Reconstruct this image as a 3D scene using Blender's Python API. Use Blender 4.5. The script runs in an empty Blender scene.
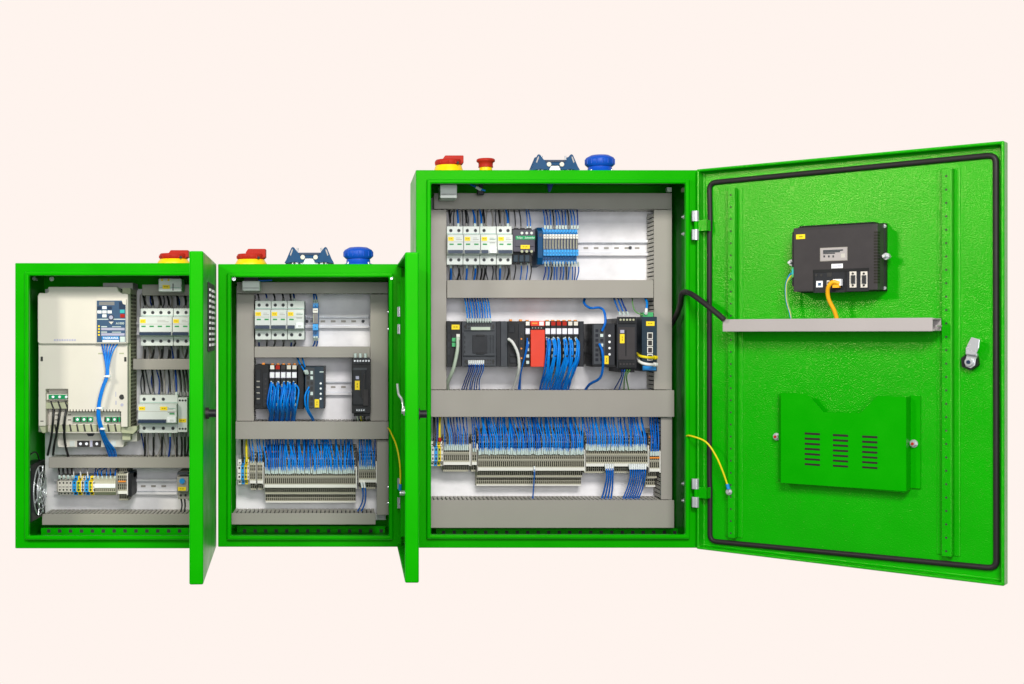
import bpy, math, random
from mathutils import Vector, Matrix
random.seed(11)
# ------------------------------------------------------------------ units
# Lengths are first written in "units" of 2.15 mm; X right, Y away from the viewer, Z up.
S = 0.00215
D = 1270.0            # distance of the viewer from the cabinet fronts
CX, CY = 350.0, 334.0
sc = bpy.context.scene
C = sc.collection

def U(px, py, d):     # a point of the photograph at depth d behind the cabinet fronts
    k = (D + d) / D
    return Vector(((px - CX) * k, d, (CY - py) * k))

# ------------------------------------------------------------------ materials
MATS = {}
def mat(name, col, rough=0.5, metal=0.0, spec=0.3, var=0.06, nscale=60.0, bump=0.0, bscale=400.0, coat=0.0, alpha=1.0, tint=None):
    m = bpy.data.materials.new(name); m.use_nodes = True
    nt = m.node_tree; b = nt.nodes['Principled BSDF']
    b.inputs['Roughness'].default_value = rough
    b.inputs['Metallic'].default_value = metal
    b.inputs['Specular IOR Level'].default_value = spec
    if tint: b.inputs['Specular Tint'].default_value = (*tint, 1)
    b.inputs['Coat Weight'].default_value = coat
    b.inputs['Coat Roughness'].default_value = 0.12
    b.inputs['Alpha'].default_value = alpha
    tc = nt.nodes.new('ShaderNodeTexCoord')
    n = nt.nodes.new('ShaderNodeTexNoise'); n.inputs['Scale'].default_value = nscale
    n.inputs['Detail'].default_value = 4
    nt.links.new(tc.outputs['Object'], n.inputs['Vector'])
    r = nt.nodes.new('ShaderNodeMapRange')
    r.inputs['From Min'].default_value = 0.3; r.inputs['From Max'].default_value = 0.7
    r.inputs['To Min'].default_value = 1 - var; r.inputs['To Max'].default_value = 1 + var
    nt.links.new(n.outputs['Fac'], r.inputs['Value'])
    mx = nt.nodes.new('ShaderNodeVectorMath'); mx.operation = 'SCALE'
    mx.inputs[0].default_value = col[:3]
    nt.links.new(r.outputs['Result'], mx.inputs['Scale'])
    nt.links.new(mx.outputs['Vector'], b.inputs['Base Color'])
    if bump:
        n2 = nt.nodes.new('ShaderNodeTexNoise'); n2.inputs['Scale'].default_value = bscale
        n2.inputs['Detail'].default_value = 2
        nt.links.new(tc.outputs['Object'], n2.inputs['Vector'])
        bp = nt.nodes.new('ShaderNodeBump'); bp.inputs['Strength'].default_value = bump
        bp.inputs['Distance'].default_value = 0.0016
        nt.links.new(n2.outputs['Fac'], bp.inputs['Height'])
        nt.links.new(bp.outputs['Normal'], b.inputs['Normal'])
    n3 = nt.nodes.new('ShaderNodeTexNoise'); n3.inputs['Scale'].default_value = 18; n3.inputs['Detail'].default_value = 6
    nt.links.new(tc.outputs['Object'], n3.inputs['Vector'])
    r3 = nt.nodes.new('ShaderNodeMapRange'); r3.inputs['From Min'].default_value = .3; r3.inputs['From Max'].default_value = .7
    r3.inputs['To Min'].default_value = rough*.82; r3.inputs['To Max'].default_value = min(1, rough*1.2)
    nt.links.new(n3.outputs['Fac'], r3.inputs['Value']); nt.links.new(r3.outputs['Result'], b.inputs['Roughness'])
    MATS[name] = m
    return m
mat('green_paint', (0.002, 0.35, 0.0), 0.34, spec=0.22, tint=(.35, 1, .12), var=0.06, nscale=9, bump=0.15, bscale=500)
mat('green_door_paint', (0.001, 0.36, 0.0), 0.22, spec=0.6, tint=(.9, 1, .45), var=0.05, nscale=8, bump=0.42, bscale=440)
mat('duct_grey', (0.325, 0.305, 0.275), 0.5, var=0.03, nscale=8)
mat('duct_finger', (0.50, 0.48, 0.44), 0.55, var=0.05)
mat('duct_inside', (0.02, 0.022, 0.03), 0.8)
mat('tray_grey', (0.40, 0.37, 0.37), 0.5, var=0.03, nscale=8)
mat('zinc_plate', (0.80, 0.79, 0.815), 0.5, metal=0.0, spec=0.3, var=0.07, nscale=30)
mat('steel', (0.46, 0.48, 0.51), 0.42, metal=0.5, spec=0.5, var=0.08)
mat('chrome', (0.66, 0.68, 0.72), 0.25, metal=0.55, spec=0.6, var=0.03)
mat('white_plastic', (0.64, 0.68, 0.655), 0.42, var=0.02)
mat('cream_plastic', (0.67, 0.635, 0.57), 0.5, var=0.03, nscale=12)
mat('cream_side', (0.42, 0.44, 0.30), 0.55, var=0.03)  # darker greenish cream; paints the green reflection on the drive's side
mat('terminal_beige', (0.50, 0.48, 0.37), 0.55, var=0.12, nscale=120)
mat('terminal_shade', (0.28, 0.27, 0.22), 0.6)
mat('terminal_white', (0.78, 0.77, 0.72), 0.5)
mat('marker_white', (0.58, 0.68, 0.66), 0.5, var=0.1)
mat('hole_dark', (0.016, 0.015, 0.01), 0.7)
mat('black_plastic', (0.010, 0.011, 0.013), 0.45, spec=0.22, var=0.12)
mat('dark_plastic', (0.018, 0.020, 0.025), 0.48, spec=0.22, var=0.1)
mat('mid_plastic', (0.052, 0.058, 0.068), 0.5, spec=0.22, var=0.1)
mat('brown_grey', (0.040, 0.036, 0.039), 0.5, spec=0.22, var=0.06)
mat('teal_dark', (0.008, 0.026, 0.045), 0.42, spec=0.25, var=0.1)
mat('contactor_grey', (0.06, 0.055, 0.08), 0.45, var=0.08)
mat('green_pocket_paint', (0.001, 0.33, 0.0), 0.32, spec=0.25, tint=(.5, 1, .2), var=0.05, nscale=9, bump=0.2, bscale=500)
mat('green_label', (0.0, 0.30, 0.10), 0.5)
mat('flag_green', (0.02, 0.28, 0.07), 0.5)
mat('yellow_label', (0.90, 0.66, 0.01), 0.5, var=0.03)
mat('ink', (0.03, 0.03, 0.03), 0.6)
mat('ink_brown', (0.35, 0.22, 0.01), 0.6)
mat('ink_green', (0.25, 0.45, 0.38), 0.6)
mat('navy', (0.012, 0.03, 0.07), 0.35)
mat('keypad_blue', (0.035, 0.085, 0.17), 0.4)
mat('label_blue', (0.01, 0.25, 0.65), 0.45)
mat('lilac', (0.42, 0.42, 0.56), 0.5)
mat('display_grey', (0.22, 0.22, 0.22), 0.3)
mat('relay_blue', (0.01, 0.18, 0.50), 0.35, var=0.1)
mat('relay_light', (0.02, 0.33, 0.80), 0.35, var=0.1)
mat('relay_core', (0.16, 0.15, 0.15), 0.35, var=0.15)
mat('wire_blue', (0.002, 0.13, 0.56), 0.38, spec=0.2, var=0.12, nscale=80)
mat('wire_bright', (0.003, 0.24, 0.80), 0.38, spec=0.2, var=0.12, nscale=80)
mat('wire_navy', (0.01, 0.05, 0.28), 0.4, spec=0.2, var=0.12)
mat('wire_black', (0.012, 0.012, 0.014), 0.4, spec=0.45)
mat('wire_yellow', (0.75, 0.62, 0.01), 0.4)
mat('wire_green', (0.12, 0.36, 0.08), 0.4)
mat('cable_pale', (0.48, 0.56, 0.46), 0.45)
mat('cable_orange', (0.85, 0.42, 0.01), 0.4)
mat('cable_white', (0.75, 0.75, 0.74), 0.4)
mat('red_plastic', (0.40, 0.02, 0.010), 0.5, spec=0.12)
mat('red_module', (0.75, 0.045, 0.015), 0.45, var=0.03)
mat('yellow_plastic', (0.90, 0.60, 0.0), 0.4)
mat('orange_plastic', (0.85, 0.28, 0.03), 0.4)
mat('cap_blue', (0.002, 0.07, 0.48), 0.45, var=0.06)
mat('frame_blue', (0.002, 0.055, 0.155), 0.4, spec=0.15, var=0.08)
mat('rubber', (0.018, 0.015, 0.017), 0.5, spec=0.28, var=0.1, nscale=20)
mat('connector_green', (0.05, 0.42, 0.14), 0.45)
mat('cyan', (0.03, 0.45, 0.45), 0.45)
mat('lamp_white', (0.85, 0.88, 0.9), 0.4)
mat('white_frame', (0.72, 0.70, 0.80), 0.5)

# ------------------------------------------------------------------ mesh builder
class MB:
    def __init__(s, M=None): s.v = []; s.f = []; s.fm = []; s.ms = []; s.M = M; s.sm = []
    def mi(s, m):
        if m not in s.ms: s.ms.append(m)
        return s.ms.index(m)
    def add(s, vs, fs, m, smooth=False):
        o = len(s.v)
        for p in vs:
            p = Vector(p)
            s.v.append(s.M @ p if s.M else p)
        i = s.mi(m)
        for f in fs: s.f.append([o + a for a in f]); s.fm.append(i); s.sm.append(smooth)
    def box(s, x0, y0, z0, x1, y1, z1, m):
        x0, x1 = min(x0, x1), max(x0, x1); y0, y1 = min(y0, y1), max(y0, y1); z0, z1 = min(z0, z1), max(z0, z1)
        s.add([(x0,y0,z0),(x1,y0,z0),(x1,y1,z0),(x0,y1,z0),(x0,y0,z1),(x1,y0,z1),(x1,y1,z1),(x0,y1,z1)],
              [(0,3,2,1),(4,5,6,7),(0,1,5,4),(1,2,6,5),(2,3,7,6),(3,0,4,7)], m)
    def pb(s, px0, py0, px1, py1, d0, d1, m):    # box whose front face covers a rectangle of the front view
        a = U(px0, py0, d0); b = U(px1, py1, d0)
        s.box(a.x, d0, b.z, b.x, d1, a.z, m)
    def poly(s, pts, d0, d1, m):                 # outline (front view) with thickness
        P = [U(x, y, d0) for x, y in pts]; s.prism([(p.x, p.z) for p in P], d0, d1, m)
    def prism(s, pts, y0, y1, m):                # outline in XZ, extruded along Y
        n = len(pts); area = sum(pts[i][0]*pts[(i+1)%n][1]-pts[(i+1)%n][0]*pts[i][1] for i in range(n))
        if area < 0: pts = pts[::-1]
        vs = [(x, y0, z) for x, z in pts] + [(x, y1, z) for x, z in pts]
        fs = [tuple(range(n)), tuple(range(2*n-1, n-1, -1))] + [((i+1)%n, i, n+i, n+(i+1)%n) for i in range(n)]
        s.add(vs, fs, m)
    def profile(s, pts, x0, x1, m):              # outline in YZ, extruded along X
        n = len(pts)
        vs = [(x0, y, z) for y, z in pts] + [(x1, y, z) for y, z in pts]
        fs = [tuple(range(n)), tuple(range(2*n-1, n-1, -1))] + [((i+1)%n, i, n+i, n+(i+1)%n) for i in range(n)]
        s.add(vs, fs, m)
    def ring(s, o, i, y0, y1, m):                # o,i = (x0,z0,x1,z1) rectangular frame
        def r(q, y): return [(q[0],y,q[1]),(q[2],y,q[1]),(q[2],y,q[3]),(q[0],y,q[3])]
        vs = r(o,y0)+r(i,y0)+r(o,y1)+r(i,y1); fs = []
        for k in range(4):
            j = (k+1)%4
            fs += [(k,j,4+j,4+k),(8+j,8+k,12+k,12+j),(j,k,8+k,8+j),(4+k,4+j,12+j,12+k)]
        s.add(vs, fs, m)
    def shell(s, o, i, y0, y1, yi, m):           # open box: open at y0, back outside y1, back inside yi
        def r(q, y): return [(q[0],y,q[1]),(q[2],y,q[1]),(q[2],y,q[3]),(q[0],y,q[3])]
        vs = r(o,y0)+r(i,y0)+r(o,y1)+r(i,yi); fs = [(11,10,9,8),(12,13,14,15)]
        for k in range(4):
            j = (k+1)%4
            fs += [(k,j,4+j,4+k),(j,k,8+k,8+j),(4+k,4+j,12+j,12+k)]
        s.add(vs, fs, m)
    def cyl(s, p0, p1, r0, m, r1=None, n=16, smooth=True):
        p0 = Vector(p0); p1 = Vector(p1); r1 = r0 if r1 is None else r1
        a = (p1-p0).normalized(); t = a.orthogonal().normalized(); b = a.cross(t)
        vs = []
        for p, r in ((p0, r0), (p1, r1)):
            for k in range(n):
                th = 2*math.pi*k/n; vs.append(p + t*math.cos(th)*r + b*math.sin(th)*r)
        s.add(vs, [((k), (k+1)%n, n+(k+1)%n, n+k) for k in range(n)], m, smooth)
        s.add(vs, [tuple(range(n-1,-1,-1)), tuple(range(n, 2*n))], m)
    def lathe(s, c, prof, m, n=28, smooth=True):  # around vertical axis at c; prof = [(r,z)...]
        c = Vector(c); vs = []; L = len(prof)
        for r, z in prof:
            for k in range(n):
                th = 2*math.pi*k/n; vs.append(c + Vector((math.cos(th)*r, math.sin(th)*r, z)))
        fs = [(i*n+k, i*n+(k+1)%n, (i+1)*n+(k+1)%n, (i+1)*n+k) for i in range(L-1) for k in range(n)]
        s.add(vs, fs, m, smooth)
        s.add(vs, [tuple(range(n-1,-1,-1)), tuple(range((L-1)*n, L*n))], m)
    def tube(s, pts, r, m, n=6, sub=4, radii=None):
        pts = [Vector(p) for p in pts]; P = []
        if len(pts) > 2 and sub > 1:
            q = [pts[0]*2-pts[1]] + pts + [pts[-1]*2-pts[-2]]
            for i in range(1, len(q)-2):
                for k in range(sub):
                    t = k/sub; a, b, c, d = q[i-1], q[i], q[i+1], q[i+2]
                    P.append(0.5*((2*b)+(c-a)*t+(2*a-5*b+4*c-d)*t*t+(3*b-a-3*c+d)*t*t*t))
            P.append(pts[-1])
        else: P = pts
        vs = []; ref = None
        for i, p in enumerate(P):
            t = (P[min(i+1,len(P)-1)]-P[max(i-1,0)]).normalized()
            if ref is None: ref = t.orthogonal().normalized()
            ref = (ref - t*ref.dot(t)).normalized(); b = t.cross(ref)
            for k in range(n):
                th = 2*math.pi*k/n; vs.append(p + (ref*math.cos(th) + b*math.sin(th))*r)
        L = len(P)
        fs = [(i*n+k, i*n+(k+1)%n, (i+1)*n+(k+1)%n, (i+1)*n+k) for i in range(L-1) for k in range(n)]
        s.add(vs, fs, m, True)
        s.add(vs, [tuple(range(n-1,-1,-1)), tuple(range((L-1)*n, L*n))], m)
    def build(s, name, parent=None, base=None, bevel=0.0, seg=2, label=None):
        if parent is not None: base = WP[parent.name]
        if base is None: base = s.v[0].copy()
        me = bpy.data.meshes.new(name)
        me.from_pydata([((p-base)*S)[:] for p in s.v], [], s.f)
        for m in s.ms: me.materials.append(MATS[m])
        me.polygons.foreach_set('material_index', s.fm)
        me.polygons.foreach_set('use_smooth', s.sm)
        me.update()
        o = bpy.data.objects.new(name, me); C.objects.link(o)
        if parent is not None: o.parent = parent
        else: o.location = base*S
        WP[o.name] = base.copy()
        if bevel:
            b = o.modifiers.new('Bevel', 'BEVEL'); b.width = bevel*S; b.segments = seg
            b.limit_method = 'ANGLE'; b.angle_limit = math.radians(50); b.harden_normals = False
        if label: o['label'] = label
        return o
WP = {}               # position (in units) of every object's origin
def thing(name, label, cat, loc=(0,0,0), group=None):
    o = bpy.data.objects.new(name, None); C.objects.link(o)
    o.empty_display_size = 0.02
    loc = Vector(loc); o.location = loc*S; WP[o.name] = loc.copy()
    o['label'] = label; o['category'] = cat
    if group: o['group'] = group
    return o
def tag(o, label, cat, group=None):
    o['label'] = label; o['category'] = cat
    if group: o['group'] = group
    return o
def copy_tree(o, parent=None, loc=None, label=None):
    c = o.copy(); C.objects.link(c)
    if parent is not None: c.parent = parent
    if loc is not None: c.location = Vector(loc)*S; WP[c.name] = Vector(loc)
    else: WP[c.name] = WP[o.name].copy()
    if label: c['label'] = label
    for ch in list(o.children): copy_tree(ch, c)
    return c
def lettering(parent, txt, origin, size, m, M3=None, align='CENTER', name='lettering', bold=0.0):
    cu = bpy.data.curves.new(name, 'FONT'); cu.body = txt; cu.size = size*S; cu.align_x = align
    cu.extrude = 0.08*S; cu.offset = bold*S; cu.resolution_u = 2
    t = bpy.data.objects.new('t', cu); C.objects.link(t)
    dg = bpy.context.evaluated_depsgraph_get(); dg.update()
    me = bpy.data.meshes.new_from_object(t.evaluated_get(dg))
    bpy.data.objects.remove(t); bpy.data.curves.remove(cu)
    R = Matrix.Rotation(math.pi/2, 4, 'X') if M3 is None else M3
    me.transform(Matrix.Translation((Vector(origin)-WP[parent.name])*S) @ R)
    me.materials.clear(); me.materials.append(MATS[m])
    o = bpy.data.objects.new(name, me); C.objects.link(o); o.parent = parent; WP[o.name] = WP[parent.name].copy()
    return o

# ------------------------------------------------------------------ cabinets
def cabinet(label, x0, x1, yt, yb, ox0, ox1, oyt, oyb):
    a = U(x0, yt, 0); b = U(x1, yb, 0); X0, X1, Z0, Z1 = a.x, b.x, b.z, a.z
    root = thing('electrical_cabinet', label, 'cabinet', ((X0+X1)/2, 58, Z0))
    m = MB(); t = 1.2
    m.shell((X0,Z0,X1,Z1), (X0+t,Z0+t,X1-t,Z1-t), 2.2, 118, 116.6, 'green_paint')
    m.build('body', root, bevel=0.0)
    p = U(ox0, oyt, -5); q = U(ox1, oyb, -5); o = (p.x, q.z, q.x, p.z)
    m = MB(); m.ring((X0,Z0,X1,Z1), o, 0, 2.2, 'green_paint'); m.build('front_frame', root, bevel=0.9)
    m = MB(); w = 4.2; m.ring((o[0]-w,o[1]-w,o[2]+w,o[3]+w), (o[0]+.2,o[1]+.2,o[2]-.2,o[3]-.2), -5, -0.05, 'green_paint')
    m.build('rain_lip', root, bevel=1.5, seg=3)
    return root, (X0,X1,Z0,Z1)
cabL, bL = cabinet('green cabinet on the far left holding a big cream motor drive, door seen edge-on',
                   15, 204, 263, 548.5, 28.5, 191, 275.5, 536)
cabM, bM = cabinet('narrow green cabinet in the middle, door edge-on, between the drive cabinet and tall cabinet',
                   218, 402, 264, 547, 231, 389, 277, 536)
cabR, bR = cabinet('tall wide green cabinet on the right, its door swung wide open',
                   416, 700, 170, 548, 431, 686, 183.3, 535)

def bolt(mb, px, py, d, r=2.0, m='chrome'):
    c = U(px, py, d); mb.cyl(c, c+Vector((0,-1.6,0)), r, m, n=10); mb.cyl(c+Vector((0,-1.6,0)), c+Vector((0,-2.4,0)), r*.65, m, r*.4, n=8)

def plate(root, px0, py0, px1, py1):
    m = MB(); m.pb(px0, py0, px1, py1, 95, 97, 'zinc_plate'); m.build('mounting_plate', root, bevel=.4)

def duct(root, px0, py0, px1, py1, d0=58, vert=False, lid='duct_grey'):
    """slotted wiring duct: closed lid in front, comb walls behind, a dark core inside"""
    a = U(px0, py0, d0); b = U(px1, py1, d0); x0, x1, z0, z1 = a.x, b.x, b.z, a.z
    m = MB(); m.box(x0, d0, z0, x1, d0+2.2, z1, lid)
    o = m.build('cable_duct', root, bevel=.5)
    m = MB(); back = 94.5
    m.box(x0+1.2, back-1.2, z0+1.2, x1-1.2, back, z1-1.2, 'duct_finger')
    m.box(x0+2.6, d0+7, z0+2.6, x1-2.6, back-1.4, z1-2.6, 'duct_inside')  # near-black core paints the shade and wires behind the slots
    pitch, fw = 4.4, 3.2
    if vert:
        n = int((z1-z0)/pitch)
        for k in range(n):
            z = z0 + (k+.2)*pitch
            for X in (x0+.5, x1-1.5): m.box(X, d0+2.2, z, X+1, back-1.5, z+fw, 'duct_finger')
    else:
        n = int((x1-x0)/pitch)
        for k in range(n):
            x = x0 + (k+.2)*pitch
            for Z in (z0+.5, z1-1.5): m.box(x, d0+2.2, Z, x+fw, back-1.5, Z+1, 'duct_finger')
    m.build('slotted_wall', o)
    return o

def rail(root, px0, px1, py0, py1, holes=()):
    a = U(px0, py0, 88); b = U(px1, py1, 88); h = a.z-b.z
    m = MB()
    m.box(a.x, 88, a.z-2.4, b.x, 89, a.z, 'zinc_plate'); m.box(a.x, 88, b.z, b.x, 89, b.z+2.4, 'zinc_plate')
    m.box(a.x, 89, a.z-3.2, b.x, 94, a.z-2.4, 'steel'); m.box(a.x, 89, b.z+2.4, b.x, 94, b.z+3.2, 'steel')
    m.box(a.x, 93.5, b.z+3.2, b.x, 94.6, a.z-3.2, 'zinc_plate')
    zc = (a.z+b.z)/2; x = a.x+4
    while x < b.x-8:
        m.box(x, 93.3, zc-1.1, x+5, 93.5, zc+1.1, 'duct_grey'); x += 11
    for hx in holes:
        c = U(hx, (py0+py1)/2, 93.4); m.cyl(c, c-Vector((0,1.6,0)), 1.7, 'mid_plastic', n=10)
    m.build('mounting_rail', root)

def perforated(root, px0, px1, py0, py1, d, hy, pitch):
    m = MB(); m.pb(px0, py0, px1, py1, d, d+1.5, 'green_paint')
    x = px0+6
    while x < px1-5:
        a = U(x, hy-1.8, d); m.box(a.x, d-.12, a.z-3.6, a.x+3.7, d+.2, a.z, 'ink'); x += pitch
    m.build('perforated_strip', root)

# --- tall cabinet inside
plate(cabR, 428, 198, 672, 527)
duct(cabR, 434, 193, 672, 209)
duct(cabR, 428, 209.6, 446.5, 389.6, vert=True)
duct(cabR, 654, 209.6, 672, 389.6, vert=True)
duct(cabR, 447, 280, 653.6, 298)
duct(cabR, 430, 390.2, 674.3, 417, d0=52)
duct(cabR, 661, 417.5, 672.2, 499.6, vert=True)
duct(cabR, 430, 500.2, 674.3, 528, d0=54)
rail(cabR, 447, 649, 240, 255.5, (630,)); rail(cabR, 447, 653, 337, 352)
rail(cabR, 429, 660, 448, 463)
perforated(cabR, 436, 680, 528.5, 537, 82, 532.5, 10.5)
# --- middle cabinet inside
plate(cabM, 236, 286, 386, 520)
duct(cabM, 236.7, 282, 388, 293.6)
duct(cabM, 236.7, 294.2, 254, 421, vert=True)
duct(cabM, 370.3, 294.2, 388, 421, vert=True)
duct(cabM, 254.4, 346.5, 370, 357.6)
duct(cabM, 235.5, 421.5, 388.5, 439.3, d0=52)
duct(cabM, 376.8, 439.9, 388.6, 515, vert=True)
duct(cabM, 231.5, 513.2, 375.6, 524.6, d0=54)
rail(cabM, 255, 369, 314.5, 328, (363, 307)); rail(cabM, 255, 370, 379.5, 395)
rail(cabM, 237, 377, 468, 482)
perforated(cabM, 237, 385, 526, 537, 84, 531, 10.5)
# --- left cabinet inside
plate(cabL, 45, 289, 196, 524)
duct(cabL, 142, 284.5, 192, 295.5)
duct(cabL, 133, 358.8, 192, 369.7)
duct(cabL, 48.6, 457.3, 192, 468)
duct(cabL, 42, 514, 192, 525, d0=54)
rail(cabL, 136, 192, 322, 335); rail(cabL, 136, 192, 408, 421); rail(cabL, 54, 177, 479, 494.5)
perforated(cabL, 41, 196, 528, 536.5, 44, 531, 10.9)

# ceiling bolts and hinge bolts seen inside
m = MB(); bolt(m, 52, 279, 40, 2.4, 'white_plastic'); c = U(36, 279, 60); m.cyl(c, c+Vector((0,-8,0)), 2.2, 'chrome', n=10); m.build('bolt', cabL)
m = MB(); bolt(m, 234, 279, 3, 1.9); m.build('bolt', cabM)
m = MB(); bolt(m, 391.5, 278.6, -5.2, 1.3); m.build('bolt', cabM)
for py in (312, 329, 487, 503):
    m = MB(); c = U(391, py, 8); m.cyl(c, c+Vector((-3.4,0,0)), 1.5, 'chrome', n=10); m.build('bolt', cabM)
m = MB(); m.pb(667.2, 187.2, 671.6, 191.6, 52, 58, 'white_plastic'); m.build('bolt', cabR)
m = MB(); m.pb(682.5, 187.6, 686, 191.6, 20, 26, 'cream_side'); m.build('bolt', cabR)
for py in (217, 234, 483.5, 500.5):
    m = MB(); c = U(689.6, py, 9.5); m.cyl(c, c+Vector((-6.2,0,0)), 2.0, 'chrome', n=10); m.cyl(c+Vector((-6.2,0,0)), c+Vector((-8,0,0)), 1.0, 'chrome', n=10); m.build('bolt', cabR)

# ------------------------------------------------------------------ doors
class Door:
    def __init__(s, H, th):
        s.H = Vector((H[0], H[1], 0)); th = math.radians(th)
        s.u = Vector((math.cos(th), -math.sin(th), 0)); s.n = Vector((-math.sin(th), -math.cos(th), 0))
        # local frame: X=u, Y=-n (towards the outside), Z up
        s.M = Matrix(((s.u.x, -s.n.x, 0, H[0]), (s.u.y, -s.n.y, 0, H[1]), (0, 0, 1, 0), (0, 0, 0, 1)))
    def uv(s, px, py, w):
        a = (px-CX)/D; H, u, n = s.H, s.u, s.n
        U_ = (a*(D+H.y+n.y*w) - H.x - n.x*w) / (u.x - a*u.y)
        d = H.y + u.y*U_ + n.y*w
        return U_, (CY-py)*(D+d)/D
    def P(s, px, py, w):
        U_, v = s.uv(px, py, w); p = s.H + s.u*U_ + s.n*w; return Vector((p.x, p.y, v))
    def L(s, U_, w, v): p = s.H + s.u*U_ + s.n*w; return Vector((p.x, p.y, v))
    def mb(s): return MB(s.M)
    def dbox(s, m, px0, py0, px1, py1, w0, w1, mt):   # w1 = face towards the inside of the cabinet
        u0, v0 = s.uv(px0, py0, w1); u1, v1 = s.uv(px1, py1, w1)
        m.box(u0, -w1, v1, u1, -w0, v0, mt)
    def dpoly(s, m, pts, w0, w1, mt):
        q = [s.uv(x, y, w1) for x, y in pts]; m.prism(q, -w1, -w0, mt)

def pan(door, root, W, Z0, Z1, m='green_paint', T=12.0):
    b = door.mb()
    b.shell((0,Z0,W,Z1), (2.8,Z0+2.8,W-2.8,Z1-2.8), -T, 0, -1.6, m)
    return b.build('door', root, bevel=2.0, seg=4)
dR = Door((352.5, 3.0), 41.75); dL = Door((-134.6, 10.0), 87.3); dM = Door((59.0, 8.0), 90.0)
doorR = pan(dR, cabR, 281.5, bR[2], bR[3], 'green_door_paint')
doorL = pan(dL, cabL, 194, bL[2], bL[3])
doorM = pan(dM, cabM, 192, bM[2], bM[3])

# gasket of the big door
def arc_path(cs, r, n=4):
    out = []
    for i, c in enumerate(cs):
        p = Vector(cs[i-1]); q = Vector(cs[(i+1) % len(cs)]); c = Vector(c)
        a = c + (p-c).normalized()*r; b = c + (q-c).normalized()*r
        for k in range(n+1):
            t = k/n; out.append(a*(1-t)**2 + c*2*t*(1-t) + b*t*t)
    return out
w = 3.0
cs = [dR.uv(709.5, 182.8, w), dR.uv(996, 154.8, w), dR.uv(996.5, 568.5, w), dR.uv(710, 541, w)]
cs = [Vector((a, b)) for a, b in cs]
path = arc_path(cs, 7)
# slight wave beside the hinges
left = [Vector((cs[3].x, cs[3].y+12))]
for v in range(-165, 120, 8):
    left.append(Vector((cs[0].x + .9*math.exp(-((v-112)/9)**2) + .8*math.exp(-((v+160)/9)**2) + random.uniform(-.08,.08), v)))
path = path + left[1:]
m = MB(); m.tube([dR.L(p.x, w, p.y) for p in path + [path[0]]], 2.6, 'rubber', n=8, sub=1)
m.build('gasket', doorR)

def door_rail(door, root, px0, px1, py0, py1, w, hole_n):
    m = door.mb(); u0, v0 = door.uv(px0, py0, w); u1, _ = door.uv(px1, py1, w); v1 = door.uv((px0+px1)/2, py1, w)[1]
    m.box(u0, -w, v1, u1, -1.6, v0, 'green_door_paint'); m.box(u0-6, -2.6, v1, u0, -1.55, v0, 'green_door_paint')
    m.box(u1, -2.6, v1, u1+5, -1.55, v0, 'green_door_paint')
    for k in range(hole_n):
        v = v0 - (k+.6)*(v0-v1)/hole_n
        c = ((u0+u1)/2 - .2, -w, v); m.cyl((c[0], -w-.1, v), (c[0], -w+.3, v), 1.0, 'ink', n=8)
    m.build('stiffener', root, bevel=.5)
door_rail(dR, doorR, 727.5, 734.5, 188, 538, 9.5, 29)
door_rail(dR, doorR, 941.5, 951.5, 168.5, 556.5, 9.5, 29)

# document pocket
m = dR.mb(); W1 = 15
front = [(780.5,392.8),(806.5,393.3),(823,412),(860,413),(877.5,395.6),(906,397),(906,491.5),(780.5,483)]
uv = [dR.uv(x, y, W1) for x, y in front]
m.prism(uv, -W1, -W1+1.2, 'green_pocket_paint')
uA, vA = uv[0]; uB = uv[5][0]; vbot = min(uv[6][1], uv[7][1]); 
m.box(uB-1.2, -W1+1.2, uv[6][1]+.2, uB, -2.6, uv[5][1], 'green_pocket_paint')
m.box(uA, -W1+1.2, uv[7][1]+.2, uA+1.2, -2.6, uv[0][1], 'green_pocket_paint')
m.box(uA+1.2, -W1+1.2, vbot+.2, uB-1.2, -2.6, vbot+1.4, 'green_pocket_paint')
m.box(uB, -3.6, uv[6][1]+2, uB+8.5, -1.55, uv[5][1]+1, 'green_pocket_paint')
m.box(uA-6, -5.6, uv[7][1]+2, uA, -1.55, uv[0][1]-1, 'green_pocket_paint')
for cx_, yy in ((804.5, 432.2), (832.7, 433.8), (862, 435.3)):
    for k in range(7):
        y = yy + 5.12*k; a = dR.uv(cx_, y, W1); b = dR.uv(cx_+15.6, y+3.3, W1)
        m.box(a[0], -W1-.2, b[1], b[0], -W1+.3, a[1], 'hole_dark')
pk = m.build('document_pocket', doorR, bevel=.25, seg=1)
for px, py in ((777, 436.5), (914, 443.5)):
    m = MB(); p = dR.P(px, py, 3.6); q = p + dR.n*2.5
    m.cyl(p, p+dR.n*1, 3.6, 'steel', n=14); m.cyl(p+dR.n, p+dR.n*4, 2.5, 'chrome', n=6, smooth=False); m.cyl(p+dR.n*4, p+dR.n*5, 1.3, 'red_plastic', n=8)
    m.build('nut', pk)
# cam lock
m = MB(); p = dR.P(971.5, 361.5, 1.6); m.cyl(p, p+dR.n*6, 7.6, 'black_plastic', n=6, smooth=False); lk = m.build('lock', doorR, bevel=.6)
m = dR.mb()
a = dR.uv(969, 362, 10)
m.prism([(a[0]-4,a[1]-1),(a[0]-3,a[1]-4),(a[0]+1,a[1]-5.5),(a[0]+4.4,a[1]-3),(a[0]+5,a[1]+2),(a[0]+7,a[1]+6),(a[0]-2,a[1]+7)], -9, -7, 'chrome')
m.prism([(a[0]-2,a[1]+7),(a[0]+6,a[1]+6),(a[0]+8.6,a[1]+12),(a[0]+9.4,a[1]+19.5),(a[0]+2.6,a[1]+21.5),(a[0]-1.8,a[1]+12)], -13, -11, 'chrome')
m.prism([(a[0]-2,a[1]+6.2),(a[0]+7,a[1]+5.2),(a[0]+7,a[1]+7.4),(a[0]-2,a[1]+8.4)], -12, -8, 'steel')
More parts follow.
